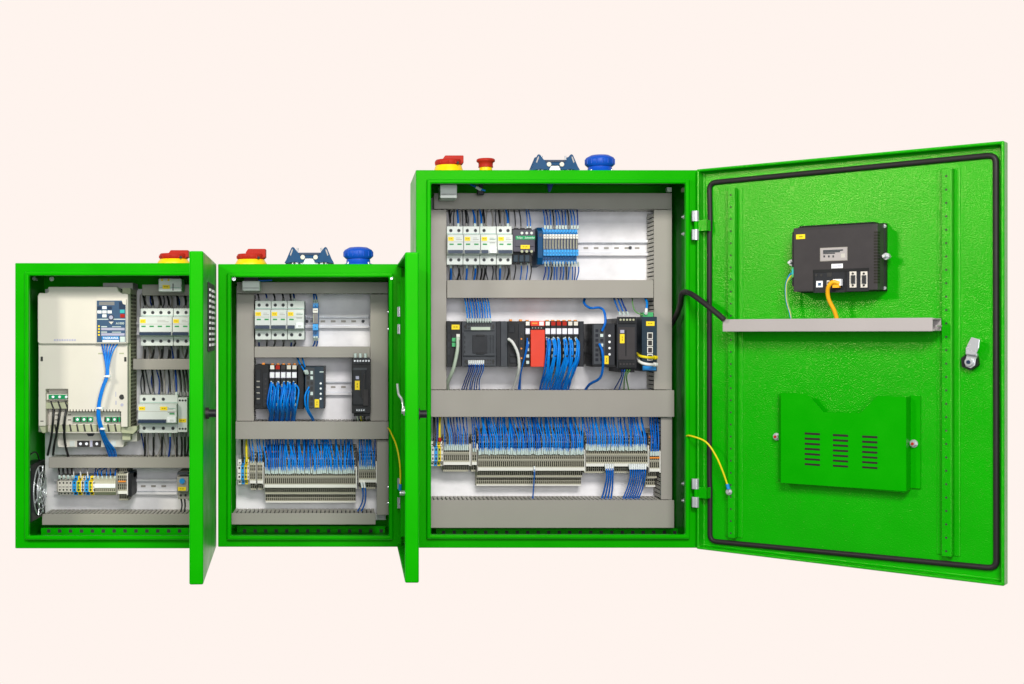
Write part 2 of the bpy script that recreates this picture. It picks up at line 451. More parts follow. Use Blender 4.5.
cam = m.build('cam', lk, bevel=.4)
m = MB(); p = dR.L(a[0], 9, a[1]); m.cyl(p, p+dR.n*2.2, 3.4, 'chrome', n=12); m.cyl(p+dR.n*2.2, p+dR.n*3.4, 1.7, 'navy', n=8); m.build('lock_bolt', lk)

# hinges
def hinge(root, px, py0, py1, d=-2, r=2.8, w=5.4, link=True):
    m = MB(); a = U(px, py0, d); b = U(px, py1, d); h = (a.z-b.z)
    for z0, z1 in ((a.z-h*.36, a.z), (b.z, b.z+h*.36)):
        m.box(a.x-w*.5, d-3.2, z0, a.x+w*.0, d+1, z1, 'steel'); m.cyl((a.x+w*.3, d-1, z0), (a.x+w*.3, d-1, z1), r, 'chrome', n=12)
    if link: m.cyl((a.x+w*.3, d-1, b.z+h*.36), (a.x+w*.3, d-1, a.z-h*.36), r*.8, 'green_paint', n=12)
    return m.build('hinge', root, bevel=.3)
for py in ((211, 240), (478.5, 507)):
    hinge(cabR, 694.2, py[0], py[1], d=-6)
    m = dR.mb(); v0 = dR.uv(702, (py[0]+py[1])/2, 12)[1]; m.box(-1, -12.6, v0-5.5, 12, -11.4, v0+5.5, 'green_door_paint'); m.box(11, -12.6, v0-5.5, 12, -3, v0+5.5, 'green_door_paint'); m.build('hinge_leaf', doorR, bevel=.3)
hinge(cabM, 398.6, 307, 334, d=-5, r=1.6, w=2.6); hinge(cabM, 398.6, 478, 508, d=-5, r=1.6, w=2.6)
# middle door: cam lock inside, stiffener, knobs outside; left door: knob and vent grille
m = MB(); zc = U(0, 411, -150).z
m.cyl((47+10.4, -150, zc), (47, -150, zc), 4.2, 'chrome', n=12)
m.cyl((47, -150, zc), (45.4, -150, zc), 2.6, 'steel', n=10)
m.tube([(47, -150, zc+2), (46, -146, zc+10), (43.5, -138, zc+14), (42.5, -132, zc+23)], 1.2, 'chrome', n=6)
m.build('lock', doorM)
m = dM.mb(); m.box(24, -9.4, bM[2]+14, 32, -1.6, bM[3]-14, 'green_paint'); m.box(166, -9.4, bM[2]+14, 174, -1.6, bM[3]-14, 'green_paint'); m.build('stiffener', doorM, bevel=.4)
def knob(door, root, uu, py, w=0):
    p0 = door.L(uu, 0, 0); k = (D+p0.y)/D; v = (CY-py)*k; p = door.L(uu, 0, v)
    m = MB(); m.cyl(p, p-door.n*3, 5.2, 'rubber', n=14); m.cyl(p-door.n*3, p-door.n*9, 3.6, 'black_plastic', n=12)
    m.build('door_knob', root)
knob(dL, doorL, 165, 413.3); knob(dM, doorM, 152, 414)
# outside vent grille of left door
m = dL.mb(); v0 = 44; v1 = -16
m.box(52, 0, v1, 140, 1.4, v0+3, 'brown_grey'); 
vg = m.build('vent_grille', doorL, bevel=.8)
m = dL.mb()
for k in range(11):
    z = v1+5+k*5.0
    for uu in (58, 100): m.box(uu, 1.3, z, uu+34, 2.3, z+2.2, 'zinc_plate')
    for uu in (58, 100): m.box(uu, 1.2, z+2.2, uu+34, 1.6, z+4.4, 'ink')
m.build('louvre', vg)

# ------------------------------------------------------------------ small helpers for devices
def ytag(m, x0, y, z0, x1, z1, mt='yellow_label'):       # yellow tag facing the viewer, local coordinates
    m.box(x0, y-.25, z0, x1, y+.2, z1, mt)
    w_, h = x1-x0, z1-z0
    if w_ >= h:
        m.box(x0+w_*.22, y-.35, z0+h*.42, x0+w_*.42, y-.2, z0+h*.62, 'ink_brown'); m.box(x0+w_*.5, y-.35, z0+h*.42, x0+w_*.75, y-.2, z0+h*.62, 'ink_brown')
    else:
        m.box(x0+w_*.4, y-.35, z0+h*.25, x0+w_*.6, y-.2, z0+h*.45, 'ink_brown'); m.box(x0+w_*.4, y-.35, z0+h*.52, x0+w_*.6, y-.2, z0+h*.75, 'ink_brown')
def LM(): return MB(Matrix.Translation(CUR))
CUR = Vector((0,0,0))
def start(name, label, cat, pxc, pyb, df, group=None, db=91.0):
    """a device whose lowest front edge shows at (pxc,pyb), clipped on a rail at depth db"""
    global CUR
    p = U(pxc, pyb, df); CUR = Vector((p.x, db, p.z)); return thing(name, label, cat, CUR, group)

# ---- miniature circuit breakers
def breaker(label, px0, px1, pyt, pyb, n, kind='mcb', tags=((0.8, 6.6),), flags=None, white='white_plastic'):
    df = 53.0; k = (D+df)/D; W = (px1-px0)*k - .25; H = (pyb-pyt)*k
    r = start('circuit_breaker', label, 'circuit breaker', px0, pyb, df, 'circuit breakers on the upper rails')
    s = H/40.0; fr = -38; mid = -46; pw = W/n
    prof = [(0,0),(fr,0),(fr,9.5*s),(mid,11*s),(mid,30.6*s),(fr,31.6*s),(fr,H),(0,H)]
    m = LM(); m.profile(prof[::-1], 0, W, white); m.build('housing', r, bevel=.35, seg=1)
    m = LM(); nt = n if kind == 'mcb' else max(1, n-1)
    m.profile([(mid+.3,11.6*s),(mid-3.6,11.2*s),(mid-3.6,14.2*s),(mid+.3,15*s)][::-1], .6, nt*pw-.8, 'navy')
    m.build('toggle', r)
    m = LM()
    for i in range(n):
        cx_ = (i+.5)*pw
        for z in (5*s, 35.6*s):
            if kind == 'rcd' and i == n-1 and z > 20: continue
            m.cyl((cx_,fr-.05,z),(cx_,fr-.35,z),1.75,'mid_plastic',n=12); m.cyl((cx_,fr-.3,z),(cx_,fr-.5,z),.9,'ink',n=8)
    m.build('terminal_screw', r)
    m = LM(); f = flags if flags is not None else range(nt)
    for i in f:
        m.box(i*pw+pw*.25, mid-.2, 20*s, (i+1)*pw-pw*.22, mid+.3, 21.5*s, 'flag_green')
    m.build('indicator', r)
    m = LM()
    for a, b in tags: ytag(m, a, mid, 24.3*s, b, 28.3*s)
    m.build('tag', r)
    m = LM()   # printed lines
    m.box(.4, fr-.12, 32*s, W-.4, fr+.2, 32.5*s, 'ink_green'); m.box(.4, mid-.12, 23*s, W-.4, mid+.2, 23.3*s, 'duct_grey')
    m.box(W*.55, mid-.12, 25.3*s, W*.9, mid+.1, 25.8*s, 'duct_grey'); m.box(W*.55, mid-.12, 27*s, W*.8, mid+.1, 27.4*s, 'duct_grey')
    m.build('print', r)
    if kind == 'rcd':
        m = LM(); x = (n-1)*pw
        m.box(x+.5, mid-1.8, 11.8*s, W-.6, mid+.2, 17.6*s, 'lamp_white'); m.box(x+pw*.3, mid-2.2, 13*s, W-pw*.3, mid-1.8, 15*s, 'white_plastic')
        m.box(x+.8, mid-.2, 26*s, W-1, mid+.2, 26.5*s, 'ink_green'); m.box(x+.8, mid-.2, 22*s, W-2, mid+.2, 22.4*s, 'ink')
        m.build('test_button', r)
    return r
B = 'in the tall cabinet'
breaker('white two-pole circuit breaker against the left duct of the tall cabinet, first of its row', 446.8, 463, 226.3, 264.7, 2)
breaker('white two-pole circuit breaker second from the left on the top rail of the tall cabinet', 463.2, 479.8, 226.3, 264.7, 2)
breaker('white breaker with a blank right half and white test button in the tall cabinet', 480, 496.3, 226.3, 264.7, 2, 'rcd')
breaker('white two-pole circuit breaker right beside the dark contactor in the tall cabinet', 496.6, 512, 226.3, 264.7, 2)
breaker('white two-pole circuit breaker at the left end of the middle cabinet top rail', 255.2, 271.2, 300.8, 339.7, 2)
breaker('white two-pole circuit breaker between two breakers in the middle cabinet', 271.4, 287.3, 300.8, 339.7, 2)
breaker('white breaker with one green flag and a blank right half in the middle cabinet', 287.5, 304.6, 300.8, 339.7, 2, 'rcd')
breaker('wide four-pole breaker in the upper right of the left cabinet', 140.6, 173.3, 308.4, 345.8, 4)
breaker('two-pole breaker partly behind the door edge, upper row of the left cabinet', 173.6, 190.5, 308.4, 345.8, 2)
breaker('wide four-pole breaker with two yellow tags in the lower row of the left cabinet', 139.3, 178, 395, 433, 4, 'rcd', tags=((.8,7.4),(23,30.4)), flags=(3,))
# slim auxiliary beside it
r = start('auxiliary_contact', 'narrow white auxiliary block with a low yellow tag, at the left cabinet door edge', 'auxiliary block', 178.3, 432, 53)
m = LM(); m.box(0, -40, 0, 9.6, 0, 36, 'white_plastic'); m.build('housing', r, bevel=.35)
m = LM(); ytag(m, .8, -40, 10, 8.6, 14); m.build('tag', r)
m = LM()
for i in range(3):
    for z in (3.5, 33): m.cyl((1.8+i*3,-40,z),(1.8+i*3,-40.4,z),1.1,'ink',n=8)
m.build('terminal_screw', r)

# ---- timer relay at the lower right of the left cabinet
r = start('timer_relay', 'small light grey relay with a round blue dial low in the left cabinet', 'relay', 177, 500, 50)
m = LM(); m.profile([(0,0),(-34,0),(-34,8),(-42,9),(-42,24),(-34,25),(-34,28.6),(0,28.6)][::-1], 0, 12, 'duct_grey'); m.build('housing', r, bevel=.4)
m = LM(); m.cyl((5.6,-42,20),(5.6,-44,20),2.9,'label_blue',n=16); m.build('dial', r)
m = LM(); ytag(m, 1.2, -42, 9.8, 9.5, 13.6); m.build('tag', r)
m = LM(); m.box(.4,-42.2,26.6,11.6,-33.6,28.9,'mid_plastic')
for x in (3,8): m.cyl((x,-34,4),(x,-34.5,4),1.3,'ink',n=8)
m.build('terminal_screw', r)

# ---- contactor
r = start('contactor', 'dark grey contactor with a green band across its front, left of the blue relays', 'contactor', 512.6, 263, 46)
m = LM(); k = (D+46)/D
m.box(.2,-38,1,21,0,36,'black_plastic'); m.box(.5,-45,11.8,23.2,-20,34.5,'contactor_grey'); m.box(2.5,-46,17,22.2,-44.9,29.5,'contactor_grey')
for i in range(3): m.box(2+i*6.6,-41,30.5,6.6+i*6.6,-37,36.6,'black_plastic')
for i in range(3): m.box(1.5+i*6,-41,1.4,6+i*6,-37.5,8.5,'teal_dark')
m.build('housing', r, bevel=.3)
m = LM(); m.box(3,-46.3,24.4,23.2,-45.8,28,'green_label'); m.build('band', r)
m = LM(); ytag(m, 8.2,-46,14.6,17.6,18.6,'yellow_label'); m.build('tag', r)
m = LM()
for i in range(3):
    for z, c in ((31, 'white_plastic'), (12, 'cream_side')): m.cyl((9.6+i*5.0,-44.9,z),(9.6+i*5.0,-45.8,z),1.45,c,n=10)
m.build('terminal_screw', r)
o = U(512.6, 263, 46)
lettering(r, 'TeSys', CUR+Vector((7.0,-46.45,25.3)), 2.6, 'lamp_white'); lettering(r, 'Schneider', CUR+Vector((17.6,-46.45,25.3)), 2.6, 'lamp_white')

# ---- slim blue relays
def slim_relay(label, px0, pyb, w, h, group, df=52):
    r = start('slim_relay', label, 'relay', px0, pyb, df, group)
    m = LM(); s = h/37.0
    m.profile([(0,0),(-28,0),(-28,8*s),(-38,9*s),(-38,14*s),(-33,15*s),(-33,30*s),(-34,32*s),(-28,37*s),(0,37*s)][::-1], .1, w-.25, 'relay_blue')
    m.box(.15,-39,8.2*s,w-.3,-30,14.5*s,'relay_light'); m.box(.15,-33,31*s,w-.3,-26,36.3*s,'relay_light')
    for z in (11, 5, 33.5): m.cyl((w*.5,-39.1 if z==11 else (-33.1 if z>20 else -28.2),z*s),(w*.5,-26,z*s),.62,'navy',n=8)
    m.build('socket', r)
    m = LM(); m.box(.35,-37,15*s,w-.45,-30,26*s,'relay_core'); m.box(.7,-37.2,16*s,1.2,-36.9,25*s,'cream_side'); m.build('relay_body', r)
    m = LM(); m.box(.3,-38,26.4*s,w-.4,-32,31*s,'terminal_white'); m.box(.9,-38.1,28*s,w-1,-37.9,29*s,'duct_grey'); m.build('marker', r)
    return r
G = 'slim blue relays in a row in the tall cabinet'
p0 = slim_relay('slim blue relay in the tight row of relays at the top of the tall cabinet', 543.3, 263.3, 3.05, 36.2, G)
base = WP[p0.name].copy()
for i in range(1, 12): copy_tree(p0, None, base + Vector((i*3.08, 0, 0)))
r = start('relay_supply_block', 'taller dark blue end block left of the slim relay row', 'relay', 537.6, 265.5, 48)
m = LM(); m.profile([(0,0),(-40,1),(-44,8),(-44,36),(-36,40),(0,40)][::-1], 0, 5.4, 'frame_blue')
m.build('housing', r, bevel=.4)
m = LM(); m.box(1.2,-44.4,30,4.6,-43.8,33,'navy'); m.box(5.4,-30,34,14,-4,40.4,'relay_blue'); m.build('terminal_cover', r)
slim_relay('single slim blue relay standing alone right of the breakers in the middle cabinet', 312.6, 338, 6.0, 37.0, None)

# ---- generic module with terminals
def rj45(m, x, y, z, w=4.6, h=5): m.box(x, y-.35, z, x+w, y+.2, z+h, 'terminal_white'); m.box(x+.7, y-.5, z+.7, x+w-.7, y-.3, z+h-.8, 'ink')

# tall cabinet, second row (top edge at 321, bottom edge at 366.8)
df = 48; k = (D+df)/D; H = 45.6*k
r = start('communication_module', 'narrow black module with a yellow tag, leftmost on the tall cabinet middle rail', 'controller module', 446.8, 366.8, df)
m = LM(); m.box(0,-43,0,15.2,0,H,'black_plastic'); m.box(0,-38,H-9,4.2,-1,H+.3,'dark_plastic')
for i in range(5): m.box(.4,-43.3,4+i*8,3.6,-42.8,10+i*8,'dark_plastic')
m.box(5,-44,30,14.6,-42.8,34,'dark_plastic')
m.build('housing', r, bevel=.4)
m = LM(); ytag(m,5,-43.2,H-8.6,13.2,H-3.6); m.build('tag', r)
m = LM(); m.box(5.2,-46,21,9.4,-42,25,'connector_green'); m.box(5.2,-46,26.2,9.4,-42,30,'connector_green'); m.box(9.8,-46,28,13.2,-42,34,'terminal_white'); m.build('connector', r)

r = start('logic_controller', 'wide dark grey controller with a square centre panel and screw terminals top and bottom', 'controller', 462.3, 366.8, df)
m = LM(); W = 38.4*k
m.box(0,-40,0,W,0,H,'mid_plastic'); m.box(1,-43,11.5,W-6,-39,H-12,'mid_plastic'); m.box(W-4.5,-42,0,W,-38,H,'dark_plastic')
m.box(10.5,-44,14,26,-42.8,H-14.5,'dark_plastic'); m.box(14,-44.4,H-16,23,-43,H-14,'black_plastic'); m.box(14,-44.4,13,23,-43,15,'black_plastic')
for i in range(4): m.box(2.2,-43.3,14+i*5,3,-42.8,17+i*5,'black_plastic'); m.box(27.5+i*1.6,-43.3,14,28+i*1.6,-42.8,H-14.5,'dark_plastic')
m.build('housing', r, bevel=.35)
for z0, nm in ((1.2,0), (H-9.6,1)):
    m = LM(); m.box(2,-42,z0,W-6,-39.5,z0+8.4,'mid_plastic')
    for i in range(11):
        for j in range(2): m.box(3.4+i*2.8,-42.3,z0+1.4+j*3.4,4.9+i*2.8,-41.9,z0+3+j*3.4,'ink')
    if nm: m.box(9,-43.2,z0+.4,29,-42,z0+3.6,'cable_pale')
    m.cyl((3.4,-42,z0+4.2),(3.4,-42.6,z0+4.2),1.3,'ink',n=10); m.cyl((W-7.6,-42,z0+4.2),(W-7.6,-42.6,z0+4.2),1.3,'ink',n=10)
    m.build('terminal_row', r)

r = start('bus_coupler', 'black bus coupler with a pale grey network cable plugged in, left of the red module', 'controller module', 501, 366.8, df)
m = LM(); W = 24.2*k
m.box(0,-41,0,7,0,H,'mid_plastic'); m.box(7,-43,0,W,0,H,'black_plastic'); m.box(8,-44,H-12,14,-42.9,H-4,'dark_plastic'); m.box(18,-44,6,W-.6,-42.9,H-3,'dark_plastic')
for i in range(6): m.cyl((21,-44,9+i*5),(21,-44.4,9+i*5),.9,'brown_grey' if i%2 else 'orange_plastic',n=8)
m.box(9,-44.2,4,17,-42.9,9,'dark_plastic'); m.box(9,-44.2,11,17,-42.9,14,'dark_plastic')
m.box(9.2,-40,H,12,-34,H+2,'orange_plastic'); m.box(19.5,-40,H,22.5,-34,H+2,'orange_plastic')
m.build('housing', r, bevel=.35)
m = LM(); m.box(9.4,-45,22,15.4,-42.9,28,'ink'); m.build('port', r)

def io_module(label, px0, pyt, pyb, pitch, cap, group, face='black_plastic'):
    k = (D+48)/D; H = (pyb-pyt)*k; W = pitch*k
    r = start('io_module', label, 'io module', px0, pyb, 48, group)
    m = LM(); m.box(.15,-42,0,W-.2,0,H-1.5,face); m.box(.5,-40,H-1.5,W-.6,-32,H+.2,face); m.build('housing', r, bevel=.25, seg=1)
    m = LM(); m.box(.5,-42.7,H-13.6,W-.6,-41.8,H-7.6,'white_frame'); m.box(1.1,-42.85,H-12.6,W-1.2,-42.6,H-8.4,'lamp_white'); m.build('name_label', r)
    m = LM(); m.box(.8,-42.2,H-4.6,W-.8,-33,H-.6,cap); m.cyl((W/2,-38,H-.6),(W/2,-38,H+1.2),W*.3,'orange_plastic',n=8); m.build('latch', r)
    m = LM()
    for i in range(4): m.box(1.2,-42.5,3+i*6.6,W-1.3,-41.9,6.2+i*6.6,'marker_white' if face=='black_plastic' else face)
    m.build('terminal', r)
    return r
GI = 'narrow black input output modules in the tall cabinet'
io_module('narrow black io module with a white label, standing alone left of the red module', 525.2, 321, 366.8, 5.2, 'terminal_white', None)
caps = ['terminal_white','red_plastic','red_plastic','red_plastic','cream_plastic','cream_plastic']
wh = ['first','second','third','fourth','fifth','last']
for i in range(6):
    io_module('%s narrow black io module right of the red module, blue wires hanging from it' % wh[i], 545+i*5.65, 321, 366.8, 5.65, caps[i], GI)
r = start('safety_module', 'wide bright red module among the black io modules of the tall cabinet', 'io module', 530.6, 366.8, 48)
m = LM(); W = 14.2*k; m.box(0,-44,0,W,0,H-9,'red_module'); m.box(0,-43,H-9.2,W,0,H-5,'black_plastic'); m.box(0,-43.4,H-5,W,0,H+.3,'red_module')
m.build('housing', r, bevel=.35)
m = LM()
for i in range(4): m.cyl((2+i*3,-43,H-7),(2+i*3,-43.6,H-7),.7,'duct_grey',n=8)
m.box(9,-43.7,H-4.4,13.4,-43.2,H-.4,'lamp_white'); m.box(1.4,-43.7,H-3,7,-43.2,H-1.4,'orange_plastic'); m.build('front_strip', r)
r = start('end_cover', 'plain dark end cover closing the io module row of the tall cabinet', 'end cover', 579.4, 366.8, 48)
m = LM(); m.box(0,-40,0,5.2,0,H,'dark_plastic'); m.build('housing', r, bevel=.5)

# power supplies and switch
r = start('power_supply', 'smaller dark power supply with four white dots and low yellow tag in the tall cabinet', 'power supply', 594.3, 365, 40)
k4 = (D+40)/D; W = 20.4*k4; H1 = 41.4*k4
m = LM(); m.box(-2,-51,0,W,0,H1,'dark_plastic'); m.box(-1,-50,-2,W+2,-10,0,'black_plastic')
for i in range(7): m.box(-2.25,-46,4+i*5.4,-1.9,-16,6.4+i*5.4,'black_plastic')
m.build('housing', r, bevel=.5)
m = LM(); m.box(-.6,-51.6,1,11,-50.8,H1-1,'mid_plastic')
for i in range(7): m.box(1,-51.9,4+i*5,4,-51.4,7+i*5,'duct_inside'); m.box(6,-51.9,4+i*5,9,-51.4,7+i*5,'marker_white' if i in (3,5) else 'duct_inside')
m.build('terminal_row', r)
m = LM()
for i in range(4): m.cyl((15.6,-51,11+i*6.4),(15.6,-51.7,11+i*6.4),1.25,'lamp_white',n=10)
m.build('indicator', r)
m = LM(); ytag(m, 10.4,-51.6,1,14.6,9.6); m.build('tag', r)

r = start('power_supply', 'larger dark power supply with a mid-height yellow tag, left of the network switch', 'power supply', 617, 369.5, 34)
k4 = (D+34)/D; W = 19.6*k4; H1 = 55*k4
m = LM(); m.box(0,-57,1,W,0,H1-4,'dark_plastic'); m.box(1,-58.5,10,W-2,-56.8,H1-13,'brown_grey'); m.box(2,-52,-3,W-1,-6,1,'black_plastic')
m.box(8.2,-59.1,14,9.2,-58.3,H1-16,'black_plastic')
for i in range(8): m.box(-.25,-52,5+i*6,.1,-14,7.4+i*6,'black_plastic')
m.build('housing', r, bevel=.5)
for z in (H1-9, 2):
    m = LM(); m.box(1.2,-59,z,W-1,-50,z+6.6,'black_plastic')
    for i in range(5): m.cyl((3.2+i*3.3,-59,z+3.6),(3.2+i*3.3,-59.5,z+3.6),1.1,'brown_grey' if z<10 else 'cream_side',n=8)
    m.build('terminal_row', r)
m = LM(); ytag(m, 2.6,-58.8,27,7.2,36.4); m.build('tag', r)
m = LM(); m.box(3,-58.9,37.4,7,-58.4,40.6,'lilac'); m.build('name_label', r)

r = start('network_switch', 'dark blue network switch with a column of ports and a yellow tag at the top', 'network switch', 641.8, 371.5, 40)
k4 = (D+40)/D; W = 15.2*k4; H1 = 54.8*k4
m = LM(); m.box(0,-51,0,W,0,H1,'teal_dark'); m.box(.8,-51.5,1.2,W-.8,-50.8,6,'label_blue'); m.build('housing', r, bevel=.5)
m = LM()
for i in range(4): rj45(m, 5.6, -51.1, 11.4+i*7.4, 5.6, 6.6)
m.build('port', r)
m = LM(); ytag(m, 4.4,-51.2,H1-9.4,13,H1-4.8); m.build('tag', r)
m = LM(); m.box(3,-44,H1,13.4,-30,H1+4.6,'connector_green'); m.build('connector', r)

# middle cabinet second row
Hm = 44.2*k
r = start('bus_coupler', 'black bus coupler at the left of the middle cabinet module row', 'controller module', 255, 409, 48)
m = LM(); m.box(0,-43,0,14.4,0,Hm,'black_plastic'); m.box(1,-43.8,5,6,-42.9,Hm-5,'dark_plastic'); m.box(8,-44,2,13.6,-42.9,Hm-8,'dark_plastic')
for i in range(4): m.box(1.6,-44.4,10+i*6,5.2,-43.6,11.4+i*6,'duct_grey')
for i in range(6): m.cyl((11,-44,6+i*5),(11,-44.5,6+i*5),1,'brown_grey',n=8)
m.box(7,-40,Hm,10,-34,Hm+2,'orange_plastic')
m.build('housing', r, bevel=.35)
for i in range(5):
    io_module('%s narrow black io module of the middle cabinet, a blue wire bunch hanging from it' % ['first','second','third','fourth','fifth'][i],
              269.4+i*5.55, 364.8, 409, 5.55, ['terminal_white','red_plastic','brown_grey','cream_plastic','cream_plastic'][i], 'narrow black io modules in the middle cabinet')
r = start('end_cover', 'plain black end cover of the middle cabinet module row', 'end cover', 297.6, 409, 48)
m = LM(); m.box(0,-40,0,6.4,0,Hm,'black_plastic'); m.build('housing', r, bevel=.5)
r = start('power_supply', 'dark blue-grey power supply with four white dots and a yellow tag in the middle cabinet', 'power supply', 304.9, 408.4, 46)
m = LM(); W = 20.2*k; H1 = 41.6*k; m.box(0,-45,0,W,0,H1,'teal_dark'); m.box(W-1.6,-45.6,0,W,-44.8,H1,'brown_grey'); m.box(15.2,-45.5,H1-6,19.4,-44.9,H1-4.8,'marker_white'); m.build('housing', r, bevel=.5)
m = LM(); m.box(1,-45.6,1,10,-44.9,H1-1,'mid_plastic')
for i in range(7): m.box(2,-45.9,3+i*5.4,4.6,-45.4,6.4+i*5.4,'ink'); m.box(5.8,-45.9,3+i*5.4,8.4,-45.4,6.4+i*5.4,'marker_white' if i in (2,5,6) else 'ink')
m.build('terminal_row', r)
m = LM()
for i in range(4): m.cyl((16.4,-45,10+i*5.3),(16.4,-45.7,10+i*5.3),1.15,'lamp_white',n=10)
m.build('indicator', r)
m = LM(); ytag(m, 10.2,-45.6,1,14.8,9.6); m.build('tag', r)
r = start('power_supply', 'tall black power supply with a yellow tag beside the middle cabinet right duct', 'power supply', 351.8, 416.5, 36)
m = LM(); k4 = (D+36)/D; W = 19*k4; H1 = 60.5*k4
m.box(0,-54,3,W,0,H1-3,'black_plastic'); m.box(1,-56,12,W-5,-53.8,H1-14,'dark_plastic'); m.box(W-8,-56.6,11,W-2.4,-53.8,28,'brown_grey'); m.box(8.2,-56.6,20,9.4,-55.8,H1-14,'ink')
m.box(2,-50,0,W-1,-10,3,'black_plastic'); m.prism([(10,18),(11.4,18),(13.8,44),(12.2,44)],-56.9,-55.8,'brown_grey')
m.build('housing', r, bevel=.5)
m = LM(); m.box(1.4,-56,H1-8,W-.8,-40,H1-1.8,'dark_plastic')
for i in range(6): m.cyl((3+i*2.9,-56,H1-5),(3+i*2.9,-56.6,H1-5),1.0,'steel',n=8)
for i in range(3): m.cyl((3.6+i*5.2,-48,H1-2),(3.6+i*5.2,-48,H1+2.6),1.6,'marker_white',n=8)
m.box(1.4,-56.6,H1-14.5,W-4,-55.6,H1-12,'mid_plastic')
m.build('terminal_row', r)
m = LM(); m.box(4,-56.6,4.6,14,-50,8.6,'mid_plastic'); [m.cyl((5.2+i*2.4,-56.6,6.6),(5.2+i*2.4,-57,6.6),.8,'steel',n=8) for i in range(4)]; m.build('output_terminal', r)
m = LM(); ytag(m, 3.2,-56.2,27.4,8,36.8); m.build('tag', r)
m = LM(); m.box(4,-56.4,38.4,7.4,-55.8,41.6,'lilac'); m.build('name_label', r)

# ---- door switches hanging inside, at the top of each cabinet
def limit_switch(label, px0, py0, px1, py1, d0, d1, mt, yl=False):
    a = U((px0+px1)/2, py1, d0); r = thing('limit_switch', label, 'switch', a)
    m = MB(); m.pb(px0, py0, px1, py1, d0, d1, mt); m.build('housing', r, bevel=.7)
    m = MB(); m.pb(px0+2, py0-8, px1-2, py0, d0+5, d1-2, 'dark_plastic'); m.build('bracket', r)
    m = MB(); m.pb(px0+1, py0+(py1-py0)*.7, px1-.8, py0+(py1-py0)*.74, d0-.2, d0+.2, 'duct_inside' if not yl else 'ink_green')
    if yl:
        p = U(px0+4, py0+7, d0); ytag(m, p.x, d0, p.z-3.4, p.x+7.6, p.z+.6)
        m.pb(px0+14, py0+5, px0+15, py1-1, d0-.3, d0+.1, 'mid_plastic'); m.cyl(U(px0+3.5,py0+1.5,d0), U(px0+3.5,py0+1.5,d0-1), 1.2, 'yellow_label', n=8); m.cyl(U(px0+10,py0+1.5,d0), U(px0+10,py0+1.5,d0-1), 1.2, 'yellow_label', n=8)
    m.build('cover_seam', r)
limit_switch('pale grey door switch box with a yellow tag under the roof of the left cabinet', 158.5, 278.5, 181.5, 291.5, 26, 50, 'white_plastic', True)
limit_switch('small grey door switch box in the upper left corner of the middle cabinet', 242.3, 281, 259.7, 290.7, 26, 50, 'white_plastic')
limit_switch('small grey door switch box in the upper left corner of the tall cabinet', 440.2, 184.5, 457, 198, 22, 50, 'white_plastic')
r = thing('contact_block', 'small black contact block with blue wire inside the tall cabinet under the red button', 'contact block', U(481, 194, 40))
m = MB(); m.pb(477.5, 189, 484, 194.5, 38, 48, 'black_plastic'); m.pb(479, 174, 483, 189, 40, 46, 'dark_plastic'); m.build('housing', r, bevel=.5)
m = MB(); m.tube([U(470,184,40), U(476,187,37), U(479,189,36)], .9, 'wire_blue'); m.tube([U(476,187,36.4), U(481,190,36)], 1.6, 'marker_white'); m.tube([U(481,189.4,36), U(485,190.6,38)], 1.0, 'wire_bright'); m.build('wire_end', r)

# ------------------------------------------------------------------ motor drive in the left cabinet
root = thing('motor_drive', 'large cream motor drive with a keypad and slotted side filling the left cabinet', 'motor drive', U(83, 447, 60))
m = MB(); m.poly([(38.5,343.6),(127.5,343.6),(127.5,427),(121,427),(121,411.5),(68,411.5),(68,389),(45.6,389),(45.6,426),(38.5,426)], 38, 52, 'cream_plastic')
m.pb(38.6, 300, 127.4, 432, 52, 62, 'cream_plastic'); 
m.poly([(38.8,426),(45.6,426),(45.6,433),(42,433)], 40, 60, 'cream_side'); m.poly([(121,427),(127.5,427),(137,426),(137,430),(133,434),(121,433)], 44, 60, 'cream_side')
# comb teeth of the lower cover
for i in range(17):
    x = 69.5+i*3.05
    if 96 < x < 101: continue
    m.pb(x, 409.2, x+1.1, 411.8, 37.8, 40, 'hole_dark')
m.pb(40.3,356.5,43,361.4,37.8,39,'ink'); m.pb(124,356.9,126.6,361.8,37.8,39,'ink'); m.pb(40,420.6,43.6,421.8,37.8,39,'ink')
m.pb(98,352.6,103.6,354.4,37.8,39,'cream_side'); m.pb(119,352.6,124,354.2,37.8,39,'cream_side')
m.cyl(U(121.8,397,38), U(121.8,397,37.6), 2.7, 'ink', n=16); m.cyl(U(122,404.8,38), U(122,404.8,37.6), 1.6, 'lilac', n=10)
m.pb(115.3,391.5,116.3,397,37.8,39,'lilac'); m.pb(115.3,400.5,116.6,405,37.8,39,'lilac')
m.build('body', root, bevel=.5, seg=2)
m = MB(); m.poly([(37.6,296),(39,293),(46.6,293),(48,291.5),(48,286.8),(117,286.8),(118.5,291),(121,293.2),(128,293.8),(128,343.8),(39.4,343.8),(37.6,341.8)], 34, 50, 'cream_plastic')
m.build('top_cover', root, bevel=.9, seg=3)
m = MB()
for i in range(9): m.pb(54+i*2.5, 339.2-(.2 if i%2 else 0), 55.8+i*2.5, 341, 33.85, 34.2, 'lilac')
m.build('print', root)
# slotted side
xr = U(128, 0, 38).x
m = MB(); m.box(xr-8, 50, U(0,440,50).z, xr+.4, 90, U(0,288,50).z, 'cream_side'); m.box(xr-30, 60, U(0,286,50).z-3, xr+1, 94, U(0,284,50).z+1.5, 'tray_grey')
z = U(0,294,50).z
while z > U(0,428,50).z:
    for y in (53.5, 62, 70.5, 79): m.box(xr+.2, y, z-2.4, xr+.55, y+4.6, z, 'hole_dark')
    z -= 3.9
m.build('side_grille', root)
